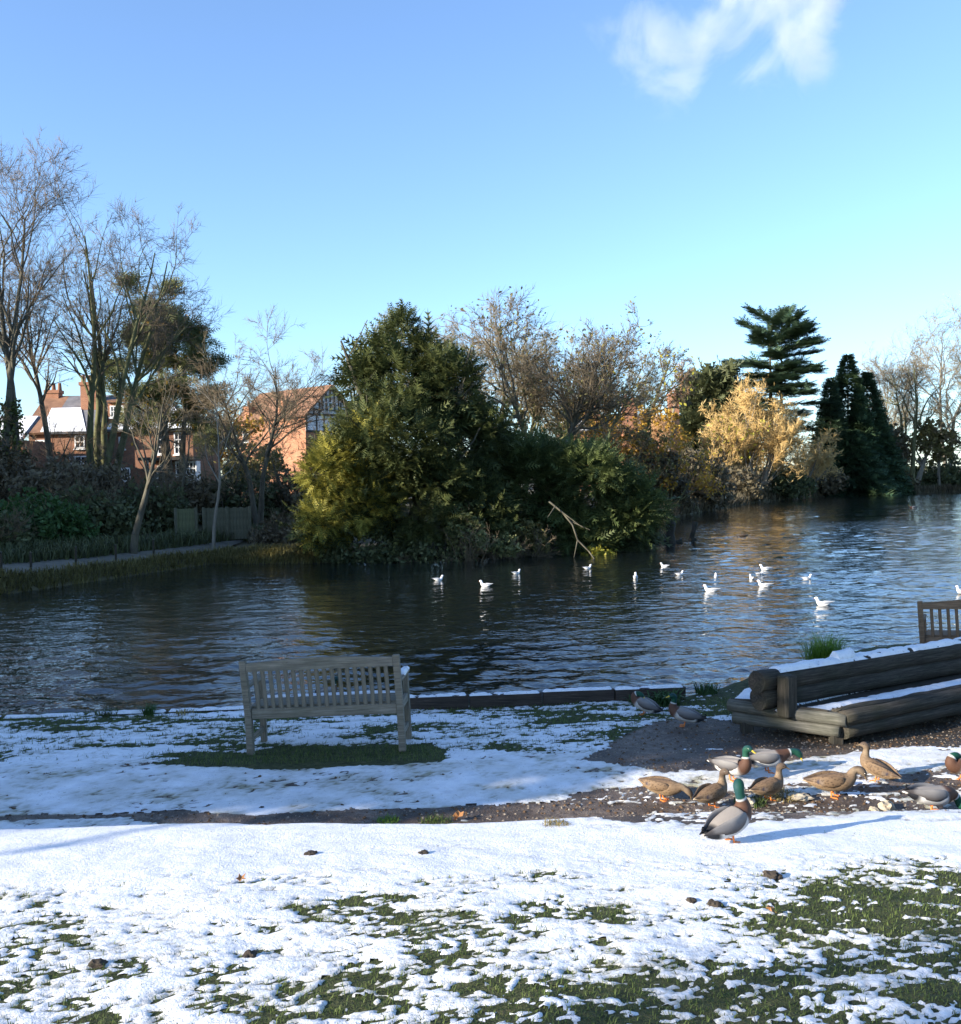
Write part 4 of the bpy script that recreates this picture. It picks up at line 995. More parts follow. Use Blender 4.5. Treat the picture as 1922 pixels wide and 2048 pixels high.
def segs(level, sl=slice(None)):
    NP, NR = level
    return NP[:, :-1].reshape(-1, 3), NP[:, 1:].reshape(-1, 3), NR[:, :-1].ravel(), NR[:, 1:].ravel()
def limb_mesh(name, levels, mat, parent, n, cone_last=False):
    """tapered limbs; with cone_last the end of every branch runs out to a point"""
    VV, QQ, TT, o = [], [], [], 0
    for NP, NR in levels:
        k = NP.shape[1] - 1; m = k - 1 if cone_last else k
        if m > 0:
            V, F = tubes(NP[:, :m].reshape(-1, 3), NP[:, 1:m + 1].reshape(-1, 3), NR[:, :m].ravel(), NR[:, 1:m + 1].ravel(), n); VV.append(V); QQ.append(F + o); o += len(V)
        if cone_last:
            V, F = cones(NP[:, -2], NP[:, -1], NR[:, -2], n); VV.append(V); TT.append(F + o); o += len(V)
    return mesh_np(name, np.vstack(VV), ([np.vstack(QQ)] if QQ else []) + ([np.vstack(TT)] if TT else []), mat, parent, smooth=n > 4)

def bare_tree(base, height, label, name='bare_tree', seed=1, stems=1, stem_h=.30, spread=32, trunk_r=.22, bark=M_bark, twig=M_twig, up=.10, dens=1.0, group='bare trees round the pond', lean=(0, 0), stem_spread=.25, limb_len=.62, twig_r=.008, leaves=None, ivy=0.0, wander=.12, tw_up=.03, limbs=24, t0=.32, top_len=1.0, twigs=8, sub=6, a0=None):
    """limbs: total number of main limbs over all stems"""
    rg = np.random.default_rng(seed); e = empty(name, base); tag(e, label, 'tree', group)
    S = stems; P = np.zeros((S, 3)); a = (rg.random() * 6.28 if a0 is None else a0) + np.arange(S) * 6.283 / max(S, 1)
    P[:, 0] = np.cos(a) * trunk_r * .5 * (S > 1); P[:, 1] = np.sin(a) * trunk_r * .5 * (S > 1); P[:, 2] = -.3
    Dd = np.stack([np.cos(a) * stem_spread * (S > 1) + lean[0], np.sin(a) * stem_spread * (S > 1) * .7 + lean[1], np.ones(S)], 1); Dd = unit(Dd)
    Ls = height * (.80 + .12 * rg.random(S)) * top_len; Rs = np.full(S, trunk_r / math.sqrt(S) * 1.15)
    lv = [dict(start=(P, Dd, Ls, Rs), steps=11, wander=wander * .45, up=up * .5, rtip=.12),
          dict(count=max(3, round(limbs / S)), len=limb_len, ang=spread, t0=t0, rad=.62, steps=7, wander=wander, up=up, taper=.62, rmin=max(.012, twig_r * 1.6)),
          dict(count=max(3, round(sub * dens)), len=.52, ang=38, t0=.22, rad=.6, steps=4, wander=wander * 1.2, up=up * .6, rmin=twig_r * 1.3),
          dict(count=max(3, round(sub * .9 * dens)), len=.54, ang=40, t0=.2, rad=.62, steps=3, wander=.16, up=tw_up, rmin=twig_r),
          dict(count=twigs, len=.60, ang=36, t0=.1, rad=.8, steps=1, wander=.10, up=tw_up, rmin=twig_r)]
    sk = skeleton(rg, lv)
    limb_mesh('trunk', sk[:2], bark, e, 6)
    cr = limb_mesh('crown', sk[2:], twig, e, 3, True); cr['kind'] = 'stuff'
    if ivy > 0: add_ivy(e, sk[0], ivy, rg, trunk_r)
    if leaves:
        mat, n, size = leaves; pts = sk[-1][0][:, 1:].reshape(-1, 3); pts = pts[rg.integers(0, len(pts), n)]
        lf = leaf_cards('leaves', pts, size, rg, mat, e, elong=6.0 if mat.name == 'willow_shoots' else 1.6) if mat.name != 'willow_shoots' else leaf_cards('leaves', pts, size * .3, rg, mat, e, .3, 5.0); lf['kind'] = 'stuff'
    return e
def leaf_cards(name, pts, size, rg, mat, parent, jitter=.05, elong=1.6):
    """two-triangle leaves with random orientation"""
    N = len(pts); u = unit(rg.standard_normal((N, 3))); w = unit(np.cross(u, rg.standard_normal((N, 3)))); s = size * (.6 + .8 * rg.random(N))[:, None]
    c = pts + jitter * rg.standard_normal((N, 3))
    V = np.stack([c - u * s * elong * .5, c + w * s * .4, c + u * s * elong * .5, c - w * s * .4], 1).reshape(-1, 3)
    F = (np.arange(N) * 4)[:, None] + np.array([[0, 1, 2, 3]])
    return mesh_np(name, V, F, mat, parent)
def add_ivy(e, stem, frac, rg, r):
    NP, NR = stem; k = NP.shape[1]; n = 2600
    t = rg.random(n) ** 1.3 * frac * (k - 1); i = np.minimum(t.astype(int), k - 2); fr = (t - i)[:, None]; b = rg.integers(0, len(NP), n)
    p = NP[b, i] * (1 - fr) + NP[b, i + 1] * fr; d = unit(rg.standard_normal((n, 3)) * np.array([1, 1, .25]))
    p = p + d * (NR[b, i] + .10 + .22 * rg.random(n) * (1 - t / (frac * (k - 1)) * .6))[:, None]
    o = leaf_cards('ivy', p, .15, rg, M_ivy, e, .04, 1.2); o['kind'] = 'stuff'

# sprays of needles: a frond with paired leaflets
def frond_template(pairs=5, leaf=.34, droop=.18, width=.050, fwd=.7):
    tri = []
    for i in range(pairs):
        t = (i + .3) / pairs; z = -droop * t * t; l = leaf * (1 - .75 * t) + .05
        for s in (1, -1):
            b = np.array([t, 0, z]); tip = b + np.array([l * fwd, s * l * (1 - .3 * t), -.06 * l]); tri.append([b + np.array([-width, 0, 0]), b + np.array([width, 0, 0]), tip])
    tri.append([np.array([.72, .03, -droop * .55]), np.array([.72, -.03, -droop * .55]), np.array([1.12, 0, -droop * 1.1])])
    return np.array(tri)            # (T,3,3)
FR_YEW = frond_template(5, .38, .12, .065); FR_CEDAR = frond_template(5, .48, .05, .09); FR_CYP = frond_template(4, .48, .25, .13); FR_PINE = frond_template(4, .60, 0.0, .06, .9)
def fronds(name, P, Dr, size, rg, mat, parent, tmpl, upv=None, rollj=.5):
    """P positions, Dr outward directions"""
    N = len(P); x = unit(Dr); up = np.array([0, 0, 1.0]) + rollj * rg.standard_normal((N, 3)); y = unit(np.cross(up, x)); z = np.cross(x, y)
    s = (size if np.ndim(size) else np.full(N, size)) * (.65 + .7 * rg.random(N))
    M = np.stack([x, y, z], 2) * s[:, None, None]                # columns
    T = tmpl.reshape(-1, 3)
    V = (np.einsum('nij,tj->nti', M, T) + P[:, None, :]).reshape(-1, 3)
    F = np.arange(len(V)).reshape(-1, 3)
    o = mesh_np(name, V, F, mat, parent); o['kind'] = 'stuff'; return o

def lobe_points(lobes, n, rg, shell=.55, drop_inside=True):
    """points and outward directions spread through ellipsoid lobes (cx,cy,cz,rx,ry,rz,weight)"""
    lobes = np.array(lobes, float); w = lobes[:, 6] * (lobes[:, 3] * lobes[:, 5]); idx = rg.choice(len(lobes), n, p=w / w.sum())
    d = unit(rg.standard_normal((n, 3))); r = (shell + (1.02 - shell) * rg.random(n) ** .6)[:, None]
    r = r * (1 + .14 * np.sin(d[:, :1] * 5 + idx[:, None]) * np.cos(d[:, 2:3] * 4))
    l = lobes[idx]; P = l[:, :3] + d * r * l[:, 3:6]
    if drop_inside:
        keep = np.ones(n, bool)
        for L in lobes:
            q = ((P - L[:3]) / L[3:6]); keep &= (np.sum(q * q, 1) > .42)
        P, d = P[keep], d[keep]
    return P, d
def px_lobe(base, px, py, rx, ry, d, depth=None, w=1.0, dy=0.0):
    """lobe given by its size at distance d, in the frame of the thing standing at base"""
    c = at(px, py, d); s = d / FPX
    return (c.x - base[0], c.y - base[1] + dy, c.z - base[2], rx * s, (depth or rx) * s, ry * s, w)
def sublobes(lobes, k, rg, f=.46):
    out = []
    for l in lobes:
        out.append((l[0], l[1], l[2], l[3] * .72, l[4] * .72, l[5] * .72, .6))
        for _ in range(k):
            d = unit(rg.standard_normal(3)); q = f * (.7 + .6 * rg.random())
            out.append((l[0] + d[0] * l[3] * .68, l[1] + d[1] * l[4] * .68, l[2] + d[2] * l[5] * .68, l[3] * q, l[4] * q, l[5] * q * .8, l[6]))
    return out
def evergreen(base, lobes, n, size, label, name, mat, seed, tmpl=None, lift=.25, group=None, trunk_r=.25, trunk_h=None, bark=M_bark, cat='tree', stems=1, shell=.6, extra=None, core=True, spikes=0, sub=6, core_below=1e9):
    rg = np.random.default_rng(seed); e = empty(name, base); tag(e, label, cat, group); tmpl = FR_YEW if tmpl is None else tmpl
    lb = np.array(lobes); top = (lb[:, 2] + lb[:, 5]).max() if trunk_h is None else trunk_h
    P = np.zeros((stems, 3)); P[:, 2] = -.3; ang = np.arange(stems) * 6.283 / stems
    Dd = unit(np.stack([.22 * np.cos(ang) * (stems > 1), .22 * np.sin(ang) * (stems > 1), np.ones(stems)], 1))
    sk = skeleton(rg, [dict(start=(P, Dd, np.full(stems, top * .92), np.full(stems, trunk_r)), steps=8, wander=.06, up=.05, rtip=.1),
                       dict(count=14, len=.27, ang=52, t0=.15, rad=.4, steps=5, wander=.15, up=.08, rmin=.02)])
    limb_mesh('trunk', sk, bark, e, 6)
    sl = sublobes(lobes, sub, rg) if sub else lobes
    Pp, d = lobe_points(sl, n, rg, shell, False)
    keep = np.ones(len(Pp), bool)
    for L in lobes: q = (Pp - np.array(L[:3])) / np.array(L[3:6]); keep &= np.sum(q * q, 1) > .30
    Pp, d = Pp[keep], d[keep]; Pp[:, 2] = np.maximum(Pp[:, 2], -.30 + .2 * rg.random(len(Pp)))
    d = unit(d * np.array([1, 1, .7]) + np.array([0, 0, lift]) + .35 * rg.standard_normal(d.shape))
    if spikes:
        Ps, ds = lobe_points(sl, spikes, rg, .95, False); keep = np.ones(len(Ps), bool)
        for L in lobes: q = (Ps - np.array(L[:3])) / np.array(L[3:6]); keep &= np.sum(q * q, 1) > .75
        Ps, ds = Ps[keep], ds[keep]; ds = unit(ds * np.array([1, 1, .35]) + np.array([0, 0, .45]) + .15 * rg.standard_normal(ds.shape)); k = 9
        t = np.tile(np.linspace(-.2, 1, k), len(Ps)); Ls = np.repeat(size * (1.0 + 1.1 * rg.random(len(Ps))), k)
        Q = np.repeat(Ps, k, 0) + np.repeat(ds, k, 0) * (t * Ls)[:, None]; dq = unit(np.repeat(ds, k, 0) * .8 + .55 * rg.standard_normal(Q.shape))
        Pp = np.vstack([Pp, Q]); d = np.vstack([d, dq]); sz = np.concatenate([np.full(len(Pp) - len(Q), size), size * (.85 - .35 * t)])
    else: sz = np.full(len(Pp), size)
    fronds('crown', Pp, d, sz, rg, mat, e, tmpl)
    if core:      # inner, sparser and larger sprays that keep the lower crown from being see-through
        lc = [l for l in lobes if l[2] < core_below]
        Pc, dc = lobe_points([(a, b, c, x * .75, y * .75, z * .75, w) for a, b, c, x, y, z, w in lc], n // 6, rg, .3, False)
        o_ = fronds('inner_foliage', Pc, dc, size * 1.8, rg, mat, e, tmpl)
    if extra:
        for nm, m, lbs, k, sz in extra:
            Pe, de = lobe_points(sublobes(lbs, 7, rg), k, rg, .75, False); de = unit(de + np.array([0, 0, .25]) + .3 * rg.standard_normal(de.shape))
            fronds(nm, Pe, de, sz, rg, m, e, tmpl)
    return e
def B_(px, d, dz=0.0):
    p = at(px, 970, d); return (p.x, p.y, farz(p.x, p.y) + dz)

# --- the big yew on the headland
b = B_(800, 36.0)
yl = [px_lobe(b, 800, 770, 120, 85, 36, 105), px_lobe(b, 790, 690, 62, 62, 36), px_lobe(b, 815, 655, 34, 40, 36), px_lobe(b, 745, 715, 40, 48, 36), px_lobe(b, 858, 712, 34, 56, 36), px_lobe(b, 905, 775, 56, 85, 35.5), px_lobe(b, 725, 775, 62, 62, 36), px_lobe(b, 810, 885, 160, 120, 35.5, 125),
      px_lobe(b, 700, 965, 92, 115, 35.0, 80), px_lobe(b, 820, 1010, 150, 110, 35.0, 100), px_lobe(b, 930, 900, 80, 110, 36), px_lobe(b, 655, 1055, 55, 65, 34.4, 60), px_lobe(b, 940, 1020, 90, 95, 35.5, 80)]
gold = [px_lobe(b, 672, 950, 80, 95, 34.7, 80), px_lobe(b, 645, 1040, 50, 60, 34.2, 60), px_lobe(b, 775, 850, 70, 38, 34.8, 80, .5), px_lobe(b, 730, 1000, 70, 80, 34.3, 60, .6)]  # sunward lobes, their sunlit gold painted into the needle colour
evergreen(b, yl, 16000, .42, 'tall dark yew with lower skirts painted sunlit gold on the headland in mid pond', 'yew_tree', M_yew, 3, FR_YEW, .30, trunk_r=.35, stems=3, spikes=520, core_below=7.2, extra=[('sunlit_foliage', M_yew_sunlit, gold, 4200, .38)])
# spiky upright leaders at the top of the yew
# --- evergreen thicket to its right
b = B_(1100, 37.5)
evergreen(b, [px_lobe(b, 1060, 985, 120, 115, 37.5, 90), px_lobe(b, 1160, 990, 110, 105, 37.5, 90), px_lobe(b, 1255, 1020, 65, 80, 37.8, 60), px_lobe(b, 990, 960, 70, 90, 37.5), px_lobe(b, 1120, 1070, 150, 50, 37.0, 70)], 9500, .46,
          'broad dark green yew thicket overhanging the water right of the tall yew', 'yew_bush', M_thicket, 5, FR_YEW, .2, trunk_r=.15, stems=3, cat='bush', trunk_h=2.5, spikes=260)
b = B_(1272, 38.2)
evergreen(b, [px_lobe(b, 1260, 1058, 38, 50, 38.2, 40), px_lobe(b, 1235, 1075, 55, 35, 37.6, 40)], 1500, .5, 'low olive bush at the right tip of the headland', 'waterside_bush', M_shrub, 6, FR_YEW, .1, trunk_r=.05, stems=3, cat='bush', trunk_h=.8)
def leafy_bush(px, py, rx, ry, d, n, size, mat, label, seed, name='waterside_bush', twig=M_twig, group=None, cat='bush', twigs=True, base_py=None, depth=None, elong=1.6):
    b = B_(px, d); rg = np.random.default_rng(seed); e = empty(name, b); tag(e, label, cat, group)
    lb = [px_lobe(b, px, py, rx, ry, d, depth), px_lobe(b, px - rx * .45, py + ry * .3, rx * .6, ry * .7, d, depth), px_lobe(b, px + rx * .5, py + ry * .25, rx * .6, ry * .75, d, depth)]
    P, dd = lobe_points(lb, n, rg, .35, False); P[:, 2] = np.maximum(P[:, 2], -.25)
    # clump the leaves
    c = P[rg.integers(0, len(P), max(8, n // 40))]; j = rg.integers(0, len(c), len(P)); P = np.where((rg.random(len(P)) < .7)[:, None], c[j] + rg.standard_normal(P.shape) * .09 * rx * d / FPX, P)
    o = leaf_cards('leaves', P, size, rg, mat, e, .02, elong); o['kind'] = 'stuff'
    S = 9; a = rg.random(S) * 6.28; h = (ry * 2.0) * d / FPX
    top = lb[0][2] + lb[0][5]; h = max(h, top)
    sk = skeleton(rg, [dict(start=(np.stack([.12 * np.cos(a), .12 * np.sin(a), np.full(S, -.2)], 1), unit(np.stack([np.cos(a) * .5, np.sin(a) * .4, np.ones(S)], 1)), np.full(S, h * .8), np.full(S, .03)), steps=6, wander=.15, up=.05),
                       dict(count=7, len=.5, ang=40, t0=.2, rad=.5, steps=4, wander=.2, up=.05, rmin=.008), dict(count=6, len=.5, ang=45, t0=.2, rad=.7, steps=3, wander=.2, up=.04, rmin=.006)])
    if twigs: o = limb_mesh('stems', sk, twig, e, 3); o['kind'] = 'stuff'
    return e
leafy_bush(1200, 1110, 36, 16, 35.9, 900, .10, M_lemon, 'bright lemon-yellow bush at the water below the fallen branch', 11)
leafy_bush(935, 1065, 42, 40, 34.0, 1500, .10, M_variegated, 'pale variegated bush in front of the dark thicket', 12)
leafy_bush(1000, 1085, 40, 30, 34.4, 1100, .09, M_variegated, 'small grey-green bush at the water right of the pale variegated bush', 13)
leafy_bush(1060, 1075, 38, 40, 35.4, 900, .09, M_olive, 'brownish bush under the fallen branch', 14)
leafy_bush(800, 1112, 150, 20, 33.9, 2600, .10, M_shrub, 'low fringe of greenery along the foot of the tall yew', 15, depth=20)
M_branch = simple('grey_branch', (0.07, 0.065, 0.05), (0.15, 0.135, 0.11), 6, 0.9, 0.2)
# fallen bleached branch
e = empty('fallen_branch', tuple(at(1098, 1003, 34.9))); tag(e, 'bleached fallen branch slanting down to the water in front of the thicket', 'branch')
pts = [at(1098, 1003, 34.9), at(1125, 1025, 34.6), at(1145, 1050, 34.4), at(1155, 1080, 34.2), at(1178, 1103, 34.0), at(1190, 1120, 33.8)]; A0 = np.array([tuple(p - pts[0]) for p in pts])
V, F = tubes(A0[:-1], A0[1:], np.linspace(.034, .027, 5), np.linspace(.032, .020, 5), 6); mesh_np('limb', V, F, M_bark, e, smooth=True)
for q0, q1 in (((1125, 1025), (1165, 1055)), ((1140, 1042), (1180, 1060)), ((1155, 1080), (1148, 1115)), ((1110, 1013), (1095, 1035))):
    a0 = np.array([tuple(at(*q0, 34.55) - pts[0])]); a1 = np.array([tuple(at(*q1, 34.2) - pts[0])]); V, F = tubes(a0, a1, np.array([.025]), np.array([.010]), 5); mesh_np('twig', V, F, M_bark, e)

# --- left bank: large bare trees
BT = bare_tree
b = B_(14, 43); BT(b, 15.2, 'tallest bare tree with ivied trunk at the left edge', 'beech_tree', 28, 3, spread=34, trunk_r=.34, bark=M_bark, twig=M_twig_purple, up=.09, ivy=.42, stem_spread=.13, limb_len=.42, limbs=36, sub=6, wander=.13, tw_up=.03, twigs=9, twig_r=.008, t0=.38, a0=.4)
b = B_(205, 46); BT(b, 15.0, 'wide bare tree with several fanning stems and an ivy-clad foot', 'beech_tree', 22, 5, spread=34, trunk_r=.40, bark=M_bark_green, twig=M_twig_purple, up=.09, ivy=.16, stem_spread=.27, limb_len=.38, limbs=40, sub=6, wander=.13, tw_up=.03, twigs=8, twig_r=.008, t0=.42, a0=.3)
b = B_(112, 54); BT(b, 14.0, 'slender bare tree between the two big ones on the left', 'beech_tree', 23, 1, spread=32, trunk_r=.19, bark=M_bark, twig=M_twig_purple, up=.09, limb_len=.36, limbs=20, wander=.12, tw_up=.03, twigs=8, twig_r=.008, t0=.45)
b = B_(515, 42); BT(b, 8.4, 'twin-stemmed bare tree with rounded crown in front of the gabled house', 'bare_tree', 24, 2, spread=46, trunk_r=.18, bark=M_bark, twig=M_twig, up=.03, stem_spread=.16, limb_len=.46, limbs=30, t0=.40, wander=.17, tw_up=.0, twigs=9, twig_r=.0065)
b = B_(262, 32.4); BT(b, 6.6, 'slender tree leaning out from the left bank with bare twigs', 'bank_tree', 25, 1, spread=32, trunk_r=.12, bark=M_bark, twig=M_twig, up=.06, lean=(.14, 0), limb_len=.42, limbs=12, t0=.45, sub=4, twigs=5, twig_r=.004)
b = B_(422, 36); BT(b, 7.2, 'thin pale straight sapling beside the wooden fence', 'bank_tree', 26, 1, spread=45, trunk_r=.065, bark=M_bark_pale, twig=M_twig, up=.02, limb_len=.30, limbs=12, t0=.42, sub=4, twigs=5, twig_r=.004)
b = B_(335, 40); BT(b, 6.4, 'grey multi-stemmed small tree behind the leaning one', 'bank_tree', 27, 3, spread=34, trunk_r=.11, bark=M_bark, twig=M_twig, up=.05, limb_len=.40, limbs=12, t0=.35, sub=4, twigs=5, stem_spread=.22, twig_r=.004)
b = B_(70, 44); BT(b, 5.4, 'reddish thorny bush-like tree in front of the brick house', 'bank_tree', 28, 4, spread=50, trunk_r=.16, bark=M_bark, twig=M_twig_rust, up=.03, dens=.85, limb_len=.5, limbs=18, t0=.25, stem_spread=.4, twig_r=.006)
b = B_(130, 45); BT(b, 5.0, 'tangled brown bush-like tree left of the ivy-clad foot', 'bank_tree', 29, 4, spread=50, trunk_r=.15, bark=M_bark, twig=M_twig_purple, up=.03, dens=.85, limb_len=.5, limbs=18, t0=.25, stem_spread=.45, twig_r=.006)
b = B_(450, 44); BT(b, 4.4, 'low grey tangle of twigs behind the sapling', 'bank_tree', 30, 4, spread=50, trunk_r=.12, bark=M_bark, twig=M_twig_grey, up=.03, dens=.85, limb_len=.5, limbs=18, t0=.25, stem_spread=.4, twig_r=.006)
b = B_(590, 46); BT(b, 4.6, 'low tangle of twigs between gabled house and yew', 'bank_tree', 31, 4, spread=50, trunk_r=.12, bark=M_bark, twig=M_twig_grey, up=.03, dens=.85, limb_len=.5, limbs=18, t0=.25, stem_spread=.4, twig_r=.006)
# pine behind
b = B_(345, 62)
def pine(base, label, seed):
    rg = np.random.default_rng(seed); e = empty('pine_tree', base); tag(e, label, 'tree')
    H = 13.6
    sk = skeleton(rg, [dict(start=(np.array([[0, 0, -.3], [.5, .2, -.3]]), unit(np.array([[-.05, 0, 1], [.03, 0, 1.0]])), np.array([H * .97, H * .75]), np.array([.34, .26])), steps=10, wander=.035, up=.05, rtip=.15),
                       dict(count=20, len=.33, ang=74, t0=.36, rad=.34, steps=6, wander=.12, up=.03, taper=.8, rmin=.03), dict(count=5, len=.40, ang=45, t0=.35, rad=.6, steps=3, wander=.15, up=.08, rmin=.02, flat=.6)])
    limb_mesh('trunk', sk, M_bark, e, 6)
    tips = np.concatenate([sk[2][0][:, -1], sk[2][0][:, -2], sk[1][0][:, -1], sk[0][0][:, -1]]); k = 15
    P = np.repeat(tips, k, 0) + np.array([.30, .30, .12]) * rg.standard_normal((len(tips) * k, 3)); d = unit(rg.standard_normal(P.shape) + np.array([0, 0, .35]))
    fronds('crown', P, d, .62, rg, M_pine, e, FR_PINE)
    P = tips[rg.integers(0, len(tips), 420)] + .35 * rg.standard_normal((420, 3)); o = leaf_cards('yellow_needles', P, .20, rg, M_yellow, e); o['kind'] = 'stuff'
    return e
pine(b, 'broad dark pine between the two brick houses', 41)

# --- behind the yew
b = B_(1000, 62); BT(b, 12.0, 'grey bare tree with domed crown behind the yew', 'bare_tree', 51, 5, spread=30, trunk_r=.44, bark=M_bark_green, twig=M_twig_grey, up=0.04, stem_spread=.42, limb_len=.48, limbs=40, sub=6, wander=.17, tw_up=.0, twigs=10, twig_r=.013, t0=.34, leaves=(M_olive, 1500, .13))
b = B_(1092, 58); BT(b, 11.6, 'crooked dark-limbed bare tree right behind the thicket', 'bare_tree', 52, 2, spread=46, trunk_r=.32, bark=M_bark, twig=M_twig, up=0.04, stem_spread=.28, limb_len=.52, limbs=34, sub=6, wander=.22, twigs=10, twig_r=.013, t0=.40, leaves=(M_olive, 1500, .13))
b = B_(900, 75); BT(b, 13.4, 'far bare tree just right of the yew top', 'bare_tree', 53, 2, spread=36, trunk_r=.30, bark=M_bark, twig=M_twig_grey, up=0.05, dens=1.0, stem_spread=.2, limb_len=0.47, limbs=24, wander=.17, tw_up=.0, twigs=10, twig_r=.012)
b = B_(1155, 66); BT(b, 11.4, 'rounded brown bare tree between the crooked and the pollarded tree', 'bare_tree', 57, 3, spread=38, trunk_r=.28, bark=M_bark_green, twig=M_twig_grey, up=.05, stem_spread=.30, limb_len=.44, limbs=28, wander=.16, tw_up=.02, twigs=10, twig_r=.011, t0=.36, leaves=(M_olive, 1500, .13))
b = B_(1225, 80); BT(b, 14.0, 'bare tree with pollarded stems and ivy above the golden shrubs', 'bare_tree', 54, 3, spread=44, trunk_r=.50, bark=M_bark_green, twig=M_twig_purple, up=0.05, stem_spread=.14, limb_len=.32, limbs=34, wander=.17, tw_up=.0, twigs=12, twig_r=.015, t0=.48, leaves=(M_lemon, 500, .2), ivy=.75)
b = B_(1338, 92); BT(b, 13.8, 'slim birch with drooping orange twigs', 'birch_tree', 55, 1, spread=30, trunk_r=.20, bark=M_bark_pale, twig=M_twig_rust, up=.04, dens=1.0, limb_len=.22, limbs=20, twig_r=.019, t0=.25, tw_up=-.12)
b = B_(1300, 95); BT(b, 11.2, 'short birch left of the slim one', 'birch_tree', 56, 1, spread=30, trunk_r=.18, bark=M_bark_pale, twig=M_twig_rust, up=.04, dens=1.0, limb_len=.22, limbs=20, twig_r=.019, t0=.25, tw_up=-.10)
for i, (px, d, h, lb, mt, n) in enumerate([(1150, 70, 6.6, 'golden-leaved shrub tree left of the brick chimneys', M_yellow, 2200), (1200, 74, 6.8, 'golden-leaved shrub tree in front of the orange chimney', M_yellow, 2000), (1290, 76, 7.2, 'bright yellow shrub tree right of the tall chimney', M_yellow, 2800), (1240, 68, 5.6, 'brown twiggy shrub in front of the golden ones', M_olive, 1400), (1340, 72, 6.4, 'dull gold shrub at the right end of the golden row', M_yellow, 1300), (1040, 56, 5.4, 'pale tangled shrub at the foot of the crooked tree', M_olive, 900), (960, 58, 5.0, 'grey-green tangled shrub between yew and crooked tree', M_olive, 900)]):
    b = B_(px, d); BT(b, h, lb, 'shrub_tree', 60 + i, 4, spread=40, trunk_r=.16, bark=M_bark_green, twig=M_twig_rust if i < 5 else M_twig_grey, up=.07, dens=.85, stem_spread=.4, limb_len=.45, limbs=18, twigs=4, twig_r=.010, t0=.2, leaves=(mt, n, .17), group='shrubs behind the headland')
b = B_(430, 84); BT(b, 8.0, 'golden tree between pine and gabled house', 'shrub_tree', 69, 4, spread=40, trunk_r=.2, bark=M_bark, twig=M_twig_gold, up=.07, dens=.85, stem_spread=.4, limb_len=.5, limbs=18, twigs=4, twig_r=.012, t0=.15, leaves=(M_yellow, 2600, .22), group='shrubs behind the headland')

# --- right-hand far bank
M_straw = foliage('willow_shoots', (0.36, 0.25, 0.09), (0.56, 0.42, 0.19), 0.3, clump=.25)
b = B_(1420, 124); evergreen(b, [px_lobe(b, 1415, 800, 45, 65, 124), px_lobe(b, 1405, 870, 50, 80, 124), px_lobe(b, 1450, 860, 40, 80, 124), px_lobe(b, 1445, 770, 28, 35, 124)], 5000, 1.1, 'dark broad evergreen left of the golden willow', 'holm_oak', M_holly, 71, FR_CYP, .3, trunk_r=.4)
b = B_(1512, 112); BT(b, 11.6, 'glowing golden-orange willow with upright twigs on the far bank', 'willow_tree', 72, 6, spread=28, trunk_r=.36, bark=M_bark_pale, twig=M_twig_gold, up=.13, stem_spread=.55, limb_len=.52, limbs=36, twigs=13, twig_r=.026, t0=.10, tw_up=.10, leaves=(M_straw, 3500, .42), group='trees on the far bank')
b = B_(1590, 118); BT(b, 9.2, 'lower golden willow behind the right shoulder of the large one', 'willow_tree', 73, 5, spread=34, trunk_r=.30, bark=M_bark_pale, twig=M_twig_gold, up=.08, stem_spread=.7, limb_len=.55, limbs=26, twigs=9, twig_r=.024, t0=.08, tw_up=.06, leaves=(M_straw, 2000, .42), group='trees on the far bank')
b = B_(1462, 110); BT(b, 8.4, 'small golden willow at the left foot of the large one', 'willow_tree', 74, 5, spread=34, trunk_r=.25, bark=M_bark_pale, twig=M_twig_gold, up=.08, stem_spread=.7, limb_len=.55, limbs=24, twigs=8, twig_r=.022, t0=.10, tw_up=.05, leaves=(M_lemon, 500, .25), group='trees on the far bank')
